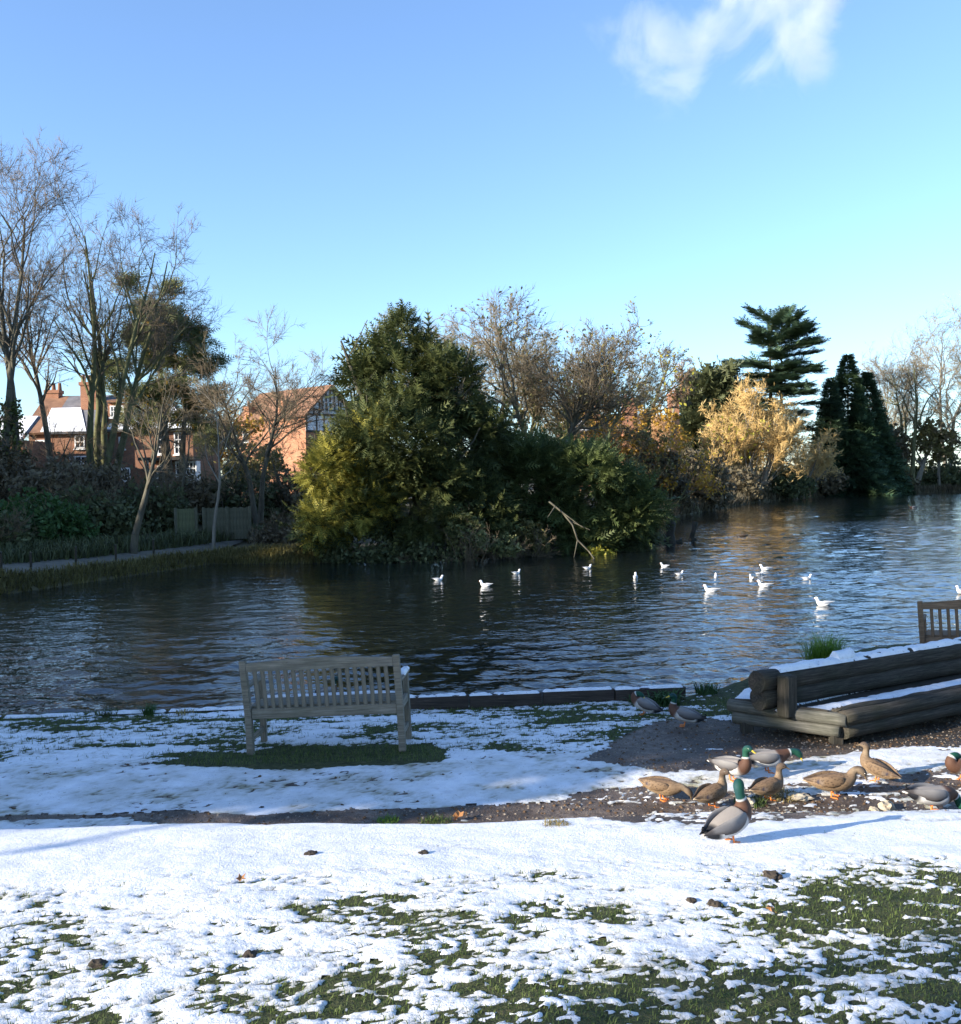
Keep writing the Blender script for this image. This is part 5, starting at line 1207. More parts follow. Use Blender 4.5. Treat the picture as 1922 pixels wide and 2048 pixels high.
def cedar(base, label, seed, d):
    rg = np.random.default_rng(seed); e = empty('cedar_tree', base); tag(e, label, 'tree')
    H = 2.45 + (950 - 645) * d / FPX - base[2]
    sk0 = skeleton(rg, [dict(start=(np.array([[0, 0, -.3], [.9, .3, -.3]]), unit(np.array([[-.03, 0, 1], [.05, 0, 1]])), np.array([H * .93, H * .99]), np.array([.55, .45])), steps=12, wander=.02, up=.05, rtip=.12)])
    limb_mesh('trunk', sk0, M_bark, e, 7)
    PP, DD, lim = [], [], []
    for k in range(58):
        t = .34 + .66 * (k / 57) ** .85; z = H * t; a = rg.random() * 6.283; st = sk0[0][0][k % 2]; i = min(int(t * 12), 11)
        o = st[i] * (1 - (t * 12 - i)) + st[i + 1] * (t * 12 - i) if i < 12 else st[-1]
        o = np.array([o[0], o[1], z * .98]); env = np.interp(t, [.3, .5, .65, .8, .92, 1.0], [7.4, 7.6, 7.0, 5.6, 4.4, 3.2]) * d / 130 * (.75 + .45 * rg.random())
        lift = np.interp(t, [.3, .7, .9, 1], [.00, .04, .35, .8]); dv = np.array([math.cos(a), math.sin(a), lift]); 
        n = int(14 + env * 17); u = rg.random(n) ** .75; side = np.array([-math.sin(a), math.cos(a), 0]); wd = env * .26 * np.sin(np.pi * np.clip(u * .85 + .12, 0, 1))
        p = o + np.outer(u * env, dv) + np.outer(wd * rg.uniform(-1, 1, n), side) + np.array([0, 0, 1]) * (-.10 * (u ** 2) * env * .5 + .10 * rg.standard_normal(n))[:, None]
        PP.append(p); DD.append(unit(np.array([math.cos(a), math.sin(a), .10 + lift * .5]) + .55 * rg.standard_normal((n, 3)) * np.array([1, 1, .25])))
        lim.append((o, o + dv * env * .9))
    V, F = tubes(np.array([l[0] for l in lim]), np.array([l[1] for l in lim]), np.full(58, .11), np.full(58, .03), 5); mesh_np('limbs', V, F, M_bark, e)['kind'] = 'stuff'
    fronds('crown', np.vstack(PP), np.vstack(DD), 1.35, rg, M_cedar, e, FR_CEDAR, rollj=.2)
cedar(B_(1548, 138), 'flat-tiered dark cedar rising behind the golden willow', 75, 138)
def conifer(px, top, d, w, label, seed, mat=M_cypress, n=4800):
    b = B_(px, d); rg = np.random.default_rng(seed); e = empty('conifer_tree', b); tag(e, label, 'tree', 'dark conifers on the far bank')
    H = at(px, top, d).z - b[2]; Rr = w * d / FPX
    V, F = tubes(np.array([[0, 0, -.3]]), np.array([[0, 0, H * .97]]), np.array([.3]), np.array([.03]), 8); mesh_np('trunk', V, F, M_bark, e, smooth=True)
    t = rg.random(n) ** 1.15; a = rg.random(n) * 6.283; ti = np.floor(t * 15 + .35 * np.sin(a * 3)) / 15; f = t * 15 - np.floor(t * 15)
    r = Rr * 1.15 * (1 - t) ** .85 * (.68 + .32 * (1 - f)) * (.55 + .5 * rg.random(n) ** .5) + .1
    P = np.stack([r * np.cos(a), r * np.sin(a), H * t * .97 + .2], 1); D_ = unit(np.stack([np.cos(a), np.sin(a), -.05 + .35 * t + .2 * rg.standard_normal(n)], 1))
    fronds('crown', P, D_, np.full(n, 2.0) * (1 - .70 * t), rg, mat, e, FR_CYP)
conifer(1697, 705, 140, 58, 'tallest dark pointed conifer on the far bank', 81)
conifer(1735, 742, 142, 52, 'second dark conifer pressed against the tallest one', 82)
conifer(1662, 752, 138, 30, 'small grey-green conifer left of the dark pair', 83, M_cedar, 2600)
conifer(1705, 860, 136, 75, 'bushy skirt of dark laurel under the conifer pair', 84, M_cypress, 2600)
b = B_(1822, 148); BT(b, 20.5, 'round-headed bare tree right of the conifers', 'bare_tree', 91, 2, spread=48, trunk_r=.5, bark=M_bark_green, twig=M_twig, up=0.03, dens=1.0, stem_spread=.12, limb_len=0.47, limbs=24, wander=.17, tw_up=.0, twigs=7, twig_r=.020, t0=.38, group='trees on the far bank')
b = B_(1898, 165); BT(b, 29.5, 'tall pale bare tree at the right edge', 'bare_tree', 92, 2, spread=36, trunk_r=.5, bark=M_bark_pale, twig=M_twig_grey, up=0.05, dens=1.0, stem_spread=.1, limb_len=0.47, limbs=24, wander=.17, tw_up=.0, twigs=7, twig_r=.022, t0=.3, group='trees on the far bank')
b = B_(1772, 170); BT(b, 22.5, 'pale feathery bare tree behind the conifers', 'bare_tree', 93, 3, spread=36, trunk_r=.4, bark=M_bark_pale, twig=M_twig_grey, up=0.05, dens=1.0, stem_spread=.2, limb_len=0.40, limbs=32, wander=.17, tw_up=.0, twigs=7, twig_r=.022, t0=.2, group='trees on the far bank')
b = B_(1940, 150); BT(b, 17.0, 'bare tree cut by the right edge behind the pale one', 'bare_tree', 94, 2, spread=41, trunk_r=.4, bark=M_bark, twig=M_twig_grey, up=0.04, dens=1.0, stem_spread=.2, limb_len=0.47, limbs=24, wander=.17, tw_up=.0, twigs=7, twig_r=.020, t0=.2, group='trees on the far bank')
b = B_(1831, 150); BT(b, 9.2, 'small olive tree with a pale leaning trunk over the far water', 'bank_tree', 95, 1, spread=52, trunk_r=.42, bark=M_bark_pale, twig=M_twig_grey, up=.03, dens=.85, limb_len=.55, limbs=12, twig_r=.014, t0=.40, lean=(.10, 0), leaves=(M_olive, 2400, .38), group='trees on the far bank')
b = B_(1880, 152); BT(b, 8.2, 'thin pale-stemmed tree right of the leaning trunk', 'bank_tree', 96, 2, spread=45, trunk_r=.22, bark=M_bark_pale, twig=M_twig_grey, up=.03, dens=0.9, limb_len=.5, limbs=12, twig_r=.014, t0=.40, leaves=(M_olive, 1200, .36), group='trees on the far bank')
b = B_(1778, 150); BT(b, 9.4, 'brown bushy tree between conifers and olive tree', 'bank_tree', 97, 2, spread=45, trunk_r=.3, bark=M_bark, twig=M_twig, up=.03, dens=0.9, limb_len=.5, limbs=12, twig_r=.014, t0=.25, leaves=(M_bramble, 2600, .36), group='trees on the far bank')

# --- bushes along the banks
LB = leafy_bush
for i, (px, py, rx, ry, d, n, sz, mt, lb) in enumerate([
    (1390, 960, 70, 62, 82, 5200, .24, M_bramble, 'rounded brown-grey bush at the bend of the far shore'),
    (1330, 985, 50, 55, 75, 3200, .22, M_bramble, 'grey bush behind the tip of the headland'),
    (1300, 930, 55, 50, 72, 3200, .22, M_bramble, 'brown bush above the headland thicket'),
    (1372, 1022, 26, 10, 78, 300, .16, M_variegated, 'yellow-green patch of leaves at the waterline of the bend'),
    (1470, 970, 60, 36, 106, 3000, .30, M_bramble, 'dark brown bush under the left side of the willow'),
    (1550, 965, 70, 30, 116, 3000, .32, M_shrub, 'dark green bush under the willow'),
    (1630, 960, 60, 32, 132, 3000, .36, M_bramble, 'dark bush between willow and conifers'),
    (1700, 965, 60, 30, 142, 2600, .38, M_shrub, 'dark bush at the foot of the conifers'),
    (1775, 965, 55, 24, 150, 2200, .40, M_bramble, 'brown bush left of the leaning trunk'),
    (1860, 955, 60, 32, 156, 2800, .42, M_shrub, 'dark bush right of the leaning trunk'),
    (1930, 945, 60, 40, 158, 2800, .42, M_shrub, 'dark bush at the right edge of the far bank'),
    (80, 1050, 95, 62, 33, 6500, .12, M_shrub_green, 'rounded bright green bush on the left bank'),
    (10, 1080, 60, 60, 31, 2600, .13, M_shrub, 'dark bush at the left edge above the footpath'),
    (190, 1050, 90, 75, 36, 5200, .14, M_shrub, 'dark shrub between the green bush and the leaning tree'),
    (150, 975, 120, 55, 40, 5200, .14, M_bramble, 'brown bramble thicket below the brick house'),
    (300, 1030, 80, 75, 39, 4600, .14, M_shrub, 'dark shrub left of the wooden fence'),
    (350, 985, 75, 45, 42, 3000, .14, M_bramble, 'grey-brown thicket behind the dark shrub'),
    (400, 1010, 50, 60, 44, 2600, .14, M_shrub, 'dark ivy-like shrub behind the fence, left end'),
    (480, 1000, 75, 55, 45, 3600, .15, M_shrub, 'dark shrub behind the fence'),
    (590, 1010, 70, 65, 46, 3800, .15, M_bramble, 'grey shrub between fence and yew'),
    (570, 1075, 70, 40, 38, 2600, .12, M_bramble, 'brown reeds and bramble right of the fence'),
    (510, 930, 60, 50, 50, 2200, .15, M_olive, 'olive shrub below the gabled house'),
    (10, 960, 70, 70, 42, 3000, .15, M_bramble, 'tangled bramble at the left edge under the tallest tree')]):
    LB(px, py, rx, ry, d, n, sz, mt, lb, 200 + i, name='bank_bush', group='bushes along the banks')
# waterside fringe of rough growth along the left bank (nobody could count it)
rg = np.random.default_rng(77); n = 9000; X = rg.uniform(-14.5, -5.5, n); s = rg.uniform(-.1, 1.6, n) ; Y = farshore(X) + s
P = np.stack([X, Y, tz(X, Y) + .02], 1); o = blades(P, .26, .012, 1.2, rg, M_olive, 'bank_growth'); tag(o, 'rough brown growth along the foot of the left bank', 'undergrowth', kind='stuff')
n = 5000; X = rg.uniform(-16, -8.5, n); Y = farshore(X) + rg.uniform(4.3, 7.5, n)
P = np.stack([X, Y, tz(X, Y) + .02], 1); o = blades(P, .45, .02, 1.0, rg, M_shrub, 'path_verge'); tag(o, 'dark rough verge behind the footpath on the left bank', 'undergrowth', kind='stuff')
n = 6000; X = rg.uniform(7, 78, n); s = rg.uniform(-.2, 2.5, n); Y = farshore(X) + s
P = np.stack([X, Y, tz(X, Y) + .02], 1); o = blades(P, .9, .05, 1.1, rg, M_bramble, 'far_bank_growth'); tag(o, 'rough growth along the far waterline', 'undergrowth', kind='stuff')

# ------------------------------------------------------------------ fence and posts on the left bank
p0 = at(352, 1095, 37.2); p1 = at(500, 1085, 38.6)
fe = empty('wooden_fence', (p0.x, p0.y, farz(p0.x, p0.y))); tag(fe, 'mossy close-board fence on the left bank beside the thin sapling', 'fence')
v = p1 - p0; v.z = 0; L = v.length; u = v.normalized(); nb = 22
for i in range(nb):
    a = u * (L * i / nb); g = u * (L * (i + .5) / nb); hgt = 1.12 + .02 * math.sin(i * 3.1)
    if i in (6, 7): continue
    beam('board', (g.x, g.y, -.1), (g.x, g.y, hgt), L / nb - .006, .02, M_fence_green if i < 6 else M_fence, fe, side=u, bevel=.002)
for i in (0, 5.9, 8.1, 15, 22):
    g = u * (L * i / nb); beam('post', (g.x + u.y * .06, g.y - u.x * .06, -.3), (g.x + u.y * .06, g.y - u.x * .06, 1.16), .09, .09, M_fence, fe, side=u, bevel=.006)
for z in (.25, .9): beam('rail', (-u.y * .045, u.x * .045, z), (u.x * L - u.y * .045, u.y * L + u.x * .045, z), .06, .04, M_fence, fe, side=(0, 0, 1))
names = ['slim fence stake at the left edge of the footpath', 'second slim stake along the footpath', 'third slim stake, below the green bush', 'fourth slim stake, left of the leaning tree', 'slim stake just left of the leaning trunk', 'slim stake just right of the leaning trunk', 'last slim stake next to the mossy fence']
for i, px in enumerate([-5, 64, 130, 190, 247, 299, 350]):
    x = at(px, 1130, 29 + i * .9).x; y = float(farshore(x)) + 1.75; pz = farz(x, y)
    e = empty('path_stake', (x, y, pz)); tag(e, names[i], 'post', 'stakes along the footpath')
    beam('stake', (0, 0, -.2), (0, 0, .62), .05, .05, M_log, e, side=(1, 0, 0)); beam('cap', (0, 0, .62), (0, 0, .64), .06, .06, M_log_grey, e, side=(1, 0, 0))

# ------------------------------------------------------------------ houses
def window(parent, x0, x1, z0, z1, y, bars=(1, 1), name='window', sill=True):
    w = empty(name, (0, 0, 0)); w.parent = parent
    fr = MB(); t = .09
    fr.box(x0, x1, y - .05, y + .02, z1 - t, z1); fr.box(x0, x1, y - .05, y + .02, z0, z0 + t); fr.box(x0, x0 + t, y - .05, y + .02, z0 + t, z1 - t); fr.box(x1 - t, x1, y - .05, y + .02, z0 + t, z1 - t)
    for k in range(1, bars[0] + 1): xm = x0 + (x1 - x0) * k / (bars[0] + 1); fr.box(xm - .03, xm + .03, y - .04, y + .01, z0 + t, z1 - t)
    fr.build('frame', M_white, w)
    for k in range(1, bars[1] + 1): zm = z0 + (z1 - z0) * k / (bars[1] + 1); MB().box(x0 + t, x1 - t, y - .035, y + .008, zm - .035, zm + .035).build('glazing_bar', M_white, w)
    MB().box(x0 + t, x1 - t, y - .012, y + .012, z0 + t, z1 - t).build('pane', M_glass, w)
    if sill: MB().box(x0 - .08, x1 + .08, y - .12, y - .002, z0 - .10, z0 - .003).build('sill', M_white, w)
    return w
def chimney(parent, x, y, z0, z1, w, mat, pots=2):
    c = MB(); c.box(x - w / 2, x + w / 2, y - w * .4, y + w * .4, z0, z1 - .35); ch = c.build('chimney', mat, parent)
    MB().box(x - w * .58, x + w * .58, y - w * .47, y + w * .47, z1 - .35, z1 - .1).build('corbel', mat, ch)
    for k in range(pots):
        xx = x + (k - (pots - 1) / 2) * w * .45; V, F = tubes(np.array([[xx, y, z1 - .1]]), np.array([[xx, y, z1 + .45]]), np.array([.16]), np.array([.12]), 10); mesh_np('chimney_pot', V, F, M_tile, ch, smooth=True)
def roof_slab(name, quad, t, mat, parent, off=0.0):
    """sloping slab from 3 or 4 corner points"""
    q = [Vector(p) for p in quad]; n = (q[1] - q[0]).cross(q[2] - q[0]).normalized()
    if n.z < 0: n = -n
    q = [p + n * off for p in q]
    k = len(q); return MB().add([p for p in q] + [p + n * t for p in q], [tuple(range(k)), tuple(range(2 * k - 1, k - 1, -1))] + [(i, i + k, (i + 1) % k + k, (i + 1) % k) for i in range(k)]).build(name, mat, parent)

# house A: brick villa with snowy roofs on the left (front faces the pond)
dA = 72.0; s = dA / FPX; o = at(60, 960, dA); zA = farz(o.x, o.y)
hA = empty('brick_house', (o.x, o.y, zA)); tag(hA, 'red brick villa with snowy roofs and two chimneys behind the left trees', 'house')
def XA(px): return (px - 60) * s
def ZA(px, py): return at(px, py, dA).z - zA
eav = ZA(320, 861); rdg = ZA(130, 785); wl_ = XA(190)
MB().box(0, wl_, 0, 8, -1.2, eav).build('wall', M_brick_dark, hA)
MB().box(wl_ + .002, XA(378), 1.2, 8.5, -1.2, eav + .002).build('wall', M_brick_dark, hA)
# left range: ridge along x, its right half under snow
roof_slab('roof', [(-.4, -.35, eav - .15), (wl_ * .30, -.35, eav - .15), (wl_ * .30, 4, rdg), (-.4, 4, rdg)], .15, M_tile, hA)
roof_slab('roof', [(wl_ * .30, -.35, eav - .15), (wl_ + .3, -.35, eav - .15), (wl_ + .3, 4, rdg), (wl_ * .30, 4, rdg)], .15, M_slate, hA)
roof_slab('roof', [(-.4, 8.35, eav - .15), (wl_ + .3, 8.35, eav - .15), (wl_ + .3, 4, rdg), (-.4, 4, rdg)], .15, M_tile, hA)
roof_slab('roof_snow', [(wl_ * .22, -.30, eav - .13), (wl_ * .92, -.30, eav - .13), (wl_ * .62, 2.4, eav + (rdg - eav) * .62), (wl_ * .16, 2.4, eav + (rdg - eav) * .62)], .06, M_roof_snow, hA, .155)
MB().add([(0, 0, eav), (0, 8, eav), (0, 4, rdg)], [(0, 1, 2)]).build('gable', M_brick_dark, hA)
MB().add([(wl_, 0, eav), (wl_, 8, eav), (wl_, 4, rdg)], [(0, 2, 1)]).build('gable', M_brick_dark, hA)
# right range: hipped, snow covered
rx0, rx1 = wl_ + .3, XA(384); rz = ZA(290, 800)
roof_slab('roof', [(rx0, .8, eav), (rx1, .8, eav), (rx1 - 2.8, 4.8, rz), (rx0, 4.8, rz)], .15, M_slate, hA)
roof_slab('roof', [(rx1, .8, eav), (rx1, 8.8, eav), (rx1 - 2.8, 4.8, rz)], .15, M_slate, hA)
roof_slab('roof', [(rx1, 8.8, eav), (rx0, 8.8, eav), (rx0, 4.8, rz), (rx1 - 2.8, 4.8, rz)], .15, M_slate, hA)
roof_slab('roof_snow', [(rx0 + .3, .9, eav + .02), (rx1 - .12, .9, eav + .02), (rx1 - 2.8, 4.7, rz), (rx0 + .3, 4.7, rz)], .07, M_roof_snow, hA, .155)
chimney(hA, XA(52) + .5, 4, eav, ZA(52, 768), 1.0, M_brick, 3)
chimney(hA, XA(158), 2.6, eav + .5, ZA(158, 755), 1.15, M_brick, 3)
chimney(hA, XA(338), 6, eav + .5, ZA(338, 775), 1.0, M_brick_dark, 2)
for a, b, c, d_ in ((152, 172, 871, 897), (44 + 30, 92, 880, 905)): window(hA, XA(a), XA(b), ZA(a, d_), ZA(a, c), -.03)
for a, b, c, d_ in ((306, 324, 863, 908), (340, 358, 863, 908)): window(hA, XA(a), XA(b), ZA(a, d_), ZA(a, c), 1.17, (1, 2))
window(hA, XA(228), XA(240), ZA(230, 897), ZA(230, 872), 1.17); window(hA, XA(232), XA(250), ZA(232, 962), ZA(232, 935), 1.17, (2, 1))
window(hA, XA(140), XA(188), ZA(150, 928), ZA(150, 912), -.03, (3, 0))
window(hA, XA(70), XA(96), ZA(80, 932), ZA(80, 905), -.03, (1, 1))
# dormer
dm = MB(); dm.box(XA(203), XA(240), 1.6, 4.2, eav, ZA(220, 802)); dm.build('dormer', M_brick, hA); window(hA, XA(208), XA(222), ZA(210, 832), ZA(210, 808), 1.57); window(hA, XA(226), XA(236), ZA(226, 832), ZA(226, 808), 1.57, (0, 1))
roof_slab('dormer_roof', [(XA(200), 1.3, ZA(220, 802)), (XA(243), 1.3, ZA(220, 802)), (XA(243), 4.4, ZA(220, 790)), (XA(200), 4.4, ZA(220, 790))], .15, M_tile, hA)
# porch, door and glazed bay
MB().box(XA(280), XA(392), -.4, 1.19, ZA(300, 921), ZA(300, 915)).build('porch_fascia', M_black, hA)
for px in (296, 328, 342): MB().box(XA(px), XA(px) + .14, -.3, -.16, -.6, ZA(300, 921) - .003).build('porch_post', M_white, hA)
dr = MB(); x0, x1, z1 = XA(307), XA(322), ZA(310, 940)
n = 8; pts = [(x0, -.8), (x1, -.8), (x1, z1)] + [((x0 + x1) / 2 + (x1 - x0) / 2 * math.cos(math.pi * k / n), z1 + (x1 - x0) / 2 * math.sin(math.pi * k / n)) for k in range(1, n)] + [(x0, z1)]
k = len(pts); dr.add([(x, 1.12, z) for x, z in pts] + [(x, 1.18, z) for x, z in pts], [tuple(range(k)), tuple(range(2 * k - 1, k - 1, -1))] + [(i, i + k, (i + 1) % k + k, (i + 1) % k) for i in range(k)])
door = dr.build('door', M_doorblue, hA); xm, zm = (x0 + x1) / 2, z1
ar = MB(); ro, ri = (x1 - x0) / 2 + .16, (x1 - x0) / 2 + .003
for k in range(n):
    a0, a1 = math.pi * k / n, math.pi * (k + 1) / n
    c = [(xm + r * math.cos(a), zm + r * math.sin(a)) for r, a in ((ri, a0), (ro, a0), (ro, a1), (ri, a1))]
    ar.add([(x, 1.05, z) for x, z in c] + [(x, 1.19, z) for x, z in c], [(0, 1, 2, 3), (7, 6, 5, 4), (0, 4, 5, 1), (1, 5, 6, 2), (2, 6, 7, 3), (3, 7, 4, 0)])
ar.box(x0 - .16, x0 - .003, 1.05, 1.19, -.8, z1 - .002); ar.box(x1 + .003, x1 + .16, 1.05, 1.19, -.8, z1 - .002); ar.build('door_frame', M_white, door)
window(hA, XA(350), XA(392), ZA(360, 950), ZA(360, 924), .2, (5, 1)); MB().box(XA(350), XA(392), .215, 1.19, -1, ZA(360, 922)).build('bay', M_white, hA)
# small white-framed house front at the far left
oB = at(16, 960, 66); zB = farz(oB.x, oB.y); hB = empty('cottage', (oB.x, oB.y, zB)); tag(hB, 'white-trimmed cottage front half hidden at the left edge', 'house')
sB = 66 / FPX; MB().box(-3.5, 1.0, 0, 5, -1, at(30, 880, 66).z - zB).build('wall', M_brick_dark, hB); zt = at(30, 880, 66).z - zB
roof_slab('roof', [(-3.7, -.3, zt - .1), (1.2, -.3, zt - .1), (1.2, 2.5, zt + 1.6), (-3.7, 2.5, zt + 1.6)], .15, M_slate, hB); roof_slab('roof_snow', [(-3.6, -.25, zt - .08), (1.1, -.25, zt - .08), (1.1, 2.4, zt + 1.55), (-3.6, 2.4, zt + 1.55)], .05, M_roof_snow, hB, .155)
window(hB, .0, .85, at(24, 930, 66).z - zB, at(24, 898, 66).z - zB, -.03, (1, 1)); window(hB, -1.8, -.6, at(24, 930, 66).z - zB, at(24, 898, 66).z - zB, -.03, (1, 1))

# house B: orange brick with half-timbered gable (local x along the gable front, local y back along the ridge)
dB = 95.0; cB = at(612, 900, dB); zC = farz(cB.x, cB.y)
hC = empty('gabled_house', (cB.x, cB.y, zC), R(47)); tag(hC, 'orange brick house with black and white half-timbered gable behind the twin-stemmed tree', 'house')
GW, GL = 6.0, 11.5; ez = at(618, 828, dB).z - zC; rz = at(645, 774, dB + 2.4).z - zC; zw = at(618, 830, dB).z - zC
# local +x : right-away along the gable; local +y : left-away along the long wall
MB().box(0, GW, 0, GL, -2, ez).build('wall', M_brick_orange, hC)
MB().add([(0, -.004, ez), (GW, -.004, ez), (GW / 2, -.004, rz)], [(0, 1, 2)]).build('gable_panel', M_white, hC)
MB().box(0.002, GW - .002, -.03, -.003, ez - 1.6, ez).build('upper_front', M_white, hC)
roof_slab('roof', [(-.35, -.5, ez - .25), (-.35, GL, ez - .25), (GW / 2, GL, rz + .05), (GW / 2, -.5, rz + .05)], .16, M_tile, hC)
roof_slab('roof', [(GW + .35, -.5, ez - .25), (GW + .35, GL, ez - .25), (GW / 2, GL, rz + .05), (GW / 2, -.5, rz + .05)], .16, M_tile, hC)
def bar(x0, z0, x1, z1, w=.14):
    v = Vector((x1 - x0, 0, z1 - z0)); L_b = v.length; v.normalize(); nrm = Vector((-v.z, 0, v.x)) * w / 2
    P_ = [Vector((x0, 0, z0)) - nrm, Vector((x1, 0, z1)) - nrm, Vector((x1, 0, z1)) + nrm, Vector((x0, 0, z0)) + nrm]
    MB().add([(p.x, -.09, p.z) for p in P_] + [(p.x, -.034, p.z) for p in P_], [(0, 1, 2, 3), (7, 6, 5, 4), (0, 4, 5, 1), (1, 5, 6, 2), (2, 6, 7, 3), (3, 7, 4, 0)]).build('timber', M_black, hC)
slope = (rz - ez) / (GW / 2)
bar(0, ez, GW, ez, .2); bar(0, ez - 1.6, GW, ez - 1.6, .2); bar(1.2, ez + 1.2 * slope - .6, GW - 1.2, ez + 1.2 * slope - .6, .16)
for x in (.1, 1.3, 2.2, 3.8, 4.7, 5.9): bar(x, ez - 1.5, x, ez - .1)
for x in (1.0, 1.7, 4.3, 5.0): bar(x, ez + .1, x, min(ez + x * slope, ez + (GW - x) * slope) - .3)
for x in (2.0, 2.5, 3.0, 3.5, 4.0): bar(x, ez + 1.2 * slope - .5, x, min(ez + x * slope, ez + (GW - x) * slope) - .2, .12)
bar(-.45, ez - .35, GW / 2, rz - .02, .26); bar(GW + .45, ez - .35, GW / 2, rz - .02, .26)
window(hC, 2.2, 3.8, ez + .15, ez + 1.25, -.06, (2, 0), sill=False)
window(hC, 2.0, 4.0, ez - 3.0, ez - 1.75, -.06, (2, 0), sill=False)
chimney(hC, .35, 3.6, ez - .5, at(575, 795, dB).z - zC, 1.2, M_brick_orange, 2)
chimney(hC, .4, 9.5, ez - .5, at(500, 800, dB).z - zC, 1.1, M_brick_orange, 2)
wv = empty('side_window'); wv.parent = hC
for k, yy in enumerate((9.4,)):
    fr = MB().box(-.06, .02, yy, yy + 1.0, ez - 2.4, ez - .9); fo = fr.build('window', M_white, hC); MB().box(-.08, -.062, yy + .12, yy + .88, ez - 2.25, ez - 1.7).build('pane', M_glass, fo); MB().box(-.08, -.062, yy + .12, yy + .88, ez - 1.6, ez - 1.05).build('pane', M_glass, fo)
bpy.data.objects.remove(wv)
# lower wing with snowy roof to the right
wz = ez - .6
MB().box(GW + .003, GW + 5, 2.0, 8, -2, wz - .8).build('wing_wall', M_brick_orange, hC); roof_slab('wing_roof', [(GW + .1, 1.6, wz - .9), (GW + 5.2, 1.6, wz - .9), (GW + 5.2, 5, wz + 1.2), (GW + .1, 5, wz + 1.2)], .15, M_roof_snow, hC)
chimney(hC, GW + 1.4, 5, wz, wz + 3.0, 1.0, M_brick, 2)

# house C: roofs and tall chimneys among the golden shrubs
dC = 105.0; oC = at(1120, 930, dC); z0 = farz(oC.x, oC.y); hD = empty('chimneyed_house', (oC.x, oC.y, z0)); tag(hD, 'brick house of tall orange chimneys mostly hidden by golden shrubs', 'house'); sC = dC / FPX
def XC(px): return (px - 1120) * sC
def ZC(py): return at(1200, py, dC).z - z0
MB().box(XC(1125), XC(1330), 0, 8, -2, ZC(862)).build('wall', M_brick_orange, hD)
roof_slab('roof', [(XC(1118), -.4, ZC(864)), (XC(1336), -.4, ZC(864)), (XC(1336), 4, ZC(832)), (XC(1118), 4, ZC(832))], .15, M_slate, hD)
roof_slab('roof_snow', [(XC(1122), -.3, ZC(863)), (XC(1178), -.3, ZC(863)), (XC(1168), 3.5, ZC(836)), (XC(1122), 3.5, ZC(836))], .06, M_roof_snow, hD, .155)
chimney(hD, XC(1188), 1.0, ZC(870), ZC(812), 1.6, M_brick_orange, 2); chimney(hD, XC(1259), -.3, -1, ZC(797), 1.5, M_brick_orange, 2); chimney(hD, XC(1355), 2, -1, ZC(785), 1.1, M_brick_orange, 2)

# ------------------------------------------------------------------ trees to the left, out of the picture, that shade the lawn and the bank
def shade_tree(x, y, h, w, label, seed, mat=M_holly, n=2600, z=None, z0f=.06):
    zz = float(gz(np.array([x]), np.array([y]))[0]) if z is None else z
    lb = [(0, 0, h * .55, w, w, h * .46, 1), (0, 0, h * .25, w * .95, w * .95, h * .25, .7), (w * .2, 0, h * .8, w * .6, w * .6, h * .2, .5)]
    return evergreen((x, y, zz), lb, n, 1.2, label, 'holly_tree', mat, seed, FR_CYP, .2, 'dense hollies left of the lawn', trunk_r=.2, core=True)
shade_tree(-17.0, 2.85, 10.5, 1.8, 'dense holly on the lawn far to the left, nearest the water', 301, n=1500)
shade_tree(-21.5, 2.6, 12.0, 2.0, 'tall dense holly behind the waterside one', 302, n=1500)
bare_tree((-13.0, -3.9, .8), 8.0, 'bare lawn tree left of the camera', 'lawn_tree', 303, 2, spread=26, trunk_r=.2, limb_len=.30, limbs=24, sub=5, twigs=6, twig_r=.014, t0=.06, stem_spread=.1, group='lawn trees left of the camera')
bare_tree((-17.5, -5.9, .8), 9.0, 'second bare lawn tree left of the camera', 'lawn_tree', 304, 2, spread=26, trunk_r=.22, limb_len=.32, limbs=24, sub=5, twigs=6, twig_r=.014, t0=.06, stem_spread=.1, group='lawn trees left of the camera')
for i, (x, y, h, w) in enumerate([(-36, 17, 13, 4.5), (-38, 25, 14, 4.8), (-37, 33, 13, 4.5), (-44, 41, 14, 5), (-50, 50, 14, 5)]):
    shade_tree(x, y, h, w, ['evergreen', 'broad evergreen', 'dark evergreen', 'old evergreen', 'far evergreen'][i] + ' on the left bank beyond the picture edge', 310 + i, n=2400, z=farz(x, y))

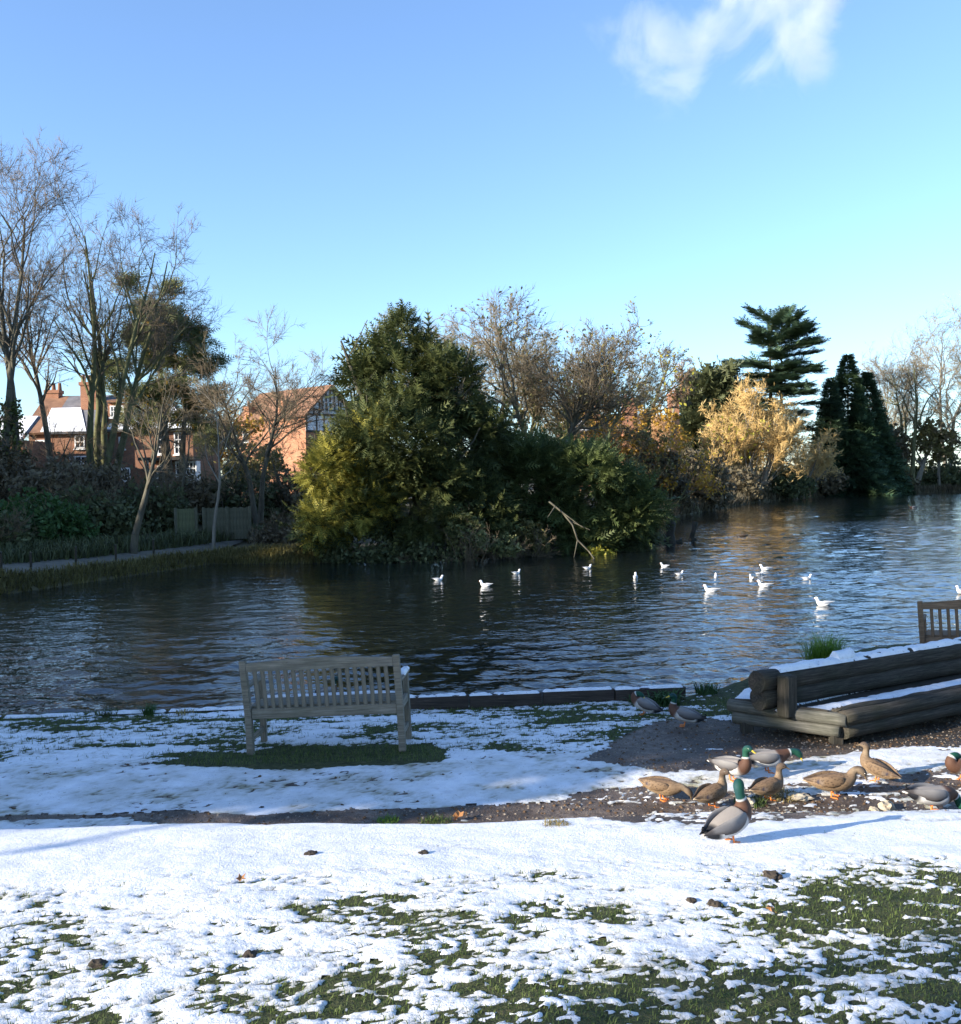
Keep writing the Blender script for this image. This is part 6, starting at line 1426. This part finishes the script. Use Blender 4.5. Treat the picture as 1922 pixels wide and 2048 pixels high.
# ------------------------------------------------------------------ the cloud
def cloud():
    D_ = 900.0; c = at(1420, 20, D_); s_ = D_ / FPX
    bm = bmesh.new(); bmesh.ops.create_icosphere(bm, subdivisions=4, radius=1.0)
    for v in bm.verts: v.co = Vector((v.co.x * 420 * s_, v.co.y * 150 * s_, v.co.z * 320 * s_))
    me = bpy.data.meshes.new('cloud'); bm.to_mesh(me); bm.free(); o = link('cloud', me, None, None); o.location = c
    m = bpy.data.materials.new('cloud_vapour'); m.use_nodes = True; nt = m.node_tree; nt.nodes.remove(nt.nodes['Principled BSDF']); out = nt.nodes['Material Output']
    N = nt.nodes.new; Lk = nt.links.new
    pv = N('ShaderNodeVolumePrincipled'); pv.inputs['Color'].default_value = (1, 1, 1, 1); pv.inputs['Anisotropy'].default_value = .2
    tc = N('ShaderNodeTexCoord'); nz = N('ShaderNodeTexNoise'); nz.inputs['Scale'].default_value = .015; nz.inputs['Detail'].default_value = 9; nz.inputs['Roughness'].default_value = .66; nz.inputs['Distortion'].default_value = .5
    Lk(tc.outputs['Object'], nz.inputs['Vector'])
    # the puffs: two dense hearts and a thin tail
    tot = None
    for (px, py, rx, ry, w) in [(1540, -30, 170, 130, 1.15), (1600, 70, 90, 110, .85), (1310, 80, 130, 110, .52), (1430, 70, 150, 80, .62), (1340, 150, 100, 70, .40), (1540, 140, 110, 80, .50), (1230, 50, 100, 70, .36)]:
        q = at(px, py, D_) - c
        sub = N('ShaderNodeVectorMath'); sub.operation = 'SUBTRACT'; Lk(tc.outputs['Object'], sub.inputs[0]); sub.inputs[1].default_value = q
        dv = N('ShaderNodeVectorMath'); dv.operation = 'MULTIPLY'; Lk(sub.outputs[0], dv.inputs[0]); dv.inputs[1].default_value = (1 / (rx * s_), 1 / (75 * s_), 1 / (ry * s_))
        ln = N('ShaderNodeVectorMath'); ln.operation = 'LENGTH'; Lk(dv.outputs[0], ln.inputs[0])
        mr = N('ShaderNodeMapRange'); mr.interpolation_type = 'SMOOTHSTEP'; Lk(ln.outputs['Value'], mr.inputs[0]); mr.inputs[1].default_value = 1.35; mr.inputs[2].default_value = 0.0; mr.inputs[3].default_value = 0; mr.inputs[4].default_value = w
        if tot is None: tot = mr.outputs[0]
        else:
            mx = N('ShaderNodeMath'); mx.operation = 'MAXIMUM'; Lk(tot, mx.inputs[0]); Lk(mr.outputs[0], mx.inputs[1]); tot = mx.outputs[0]
    # ragged: the puffs are eaten away by the turbulence
    k1 = N('ShaderNodeMath'); k1.operation = 'MULTIPLY_ADD'; Lk(nz.outputs[0], k1.inputs[0]); k1.inputs[1].default_value = 3.0; k1.inputs[2].default_value = -1.85
    a = N('ShaderNodeMath'); a.operation = 'ADD'; Lk(tot, a.inputs[0]); Lk(k1.outputs[0], a.inputs[1])
    mr = N('ShaderNodeMapRange'); Lk(a.outputs[0], mr.inputs[0]); mr.inputs[1].default_value = .0; mr.inputs[2].default_value = .9; mr.inputs[3].default_value = 0; mr.inputs[4].default_value = .034
    mu = N('ShaderNodeMath'); mu.operation = 'MULTIPLY'; Lk(mr.outputs[0], mu.inputs[0]); sm = N('ShaderNodeMapRange'); Lk(tot, sm.inputs[0]); sm.inputs[1].default_value = .0; sm.inputs[2].default_value = .25; Lk(sm.outputs[0], mu.inputs[1])
    Lk(mu.outputs[0], pv.inputs['Density']); Lk(pv.outputs[0], out.inputs['Volume']); me.materials.append(m)
    tag(o, 'small white wispy cloud high at the upper right', 'cloud')
cloud()
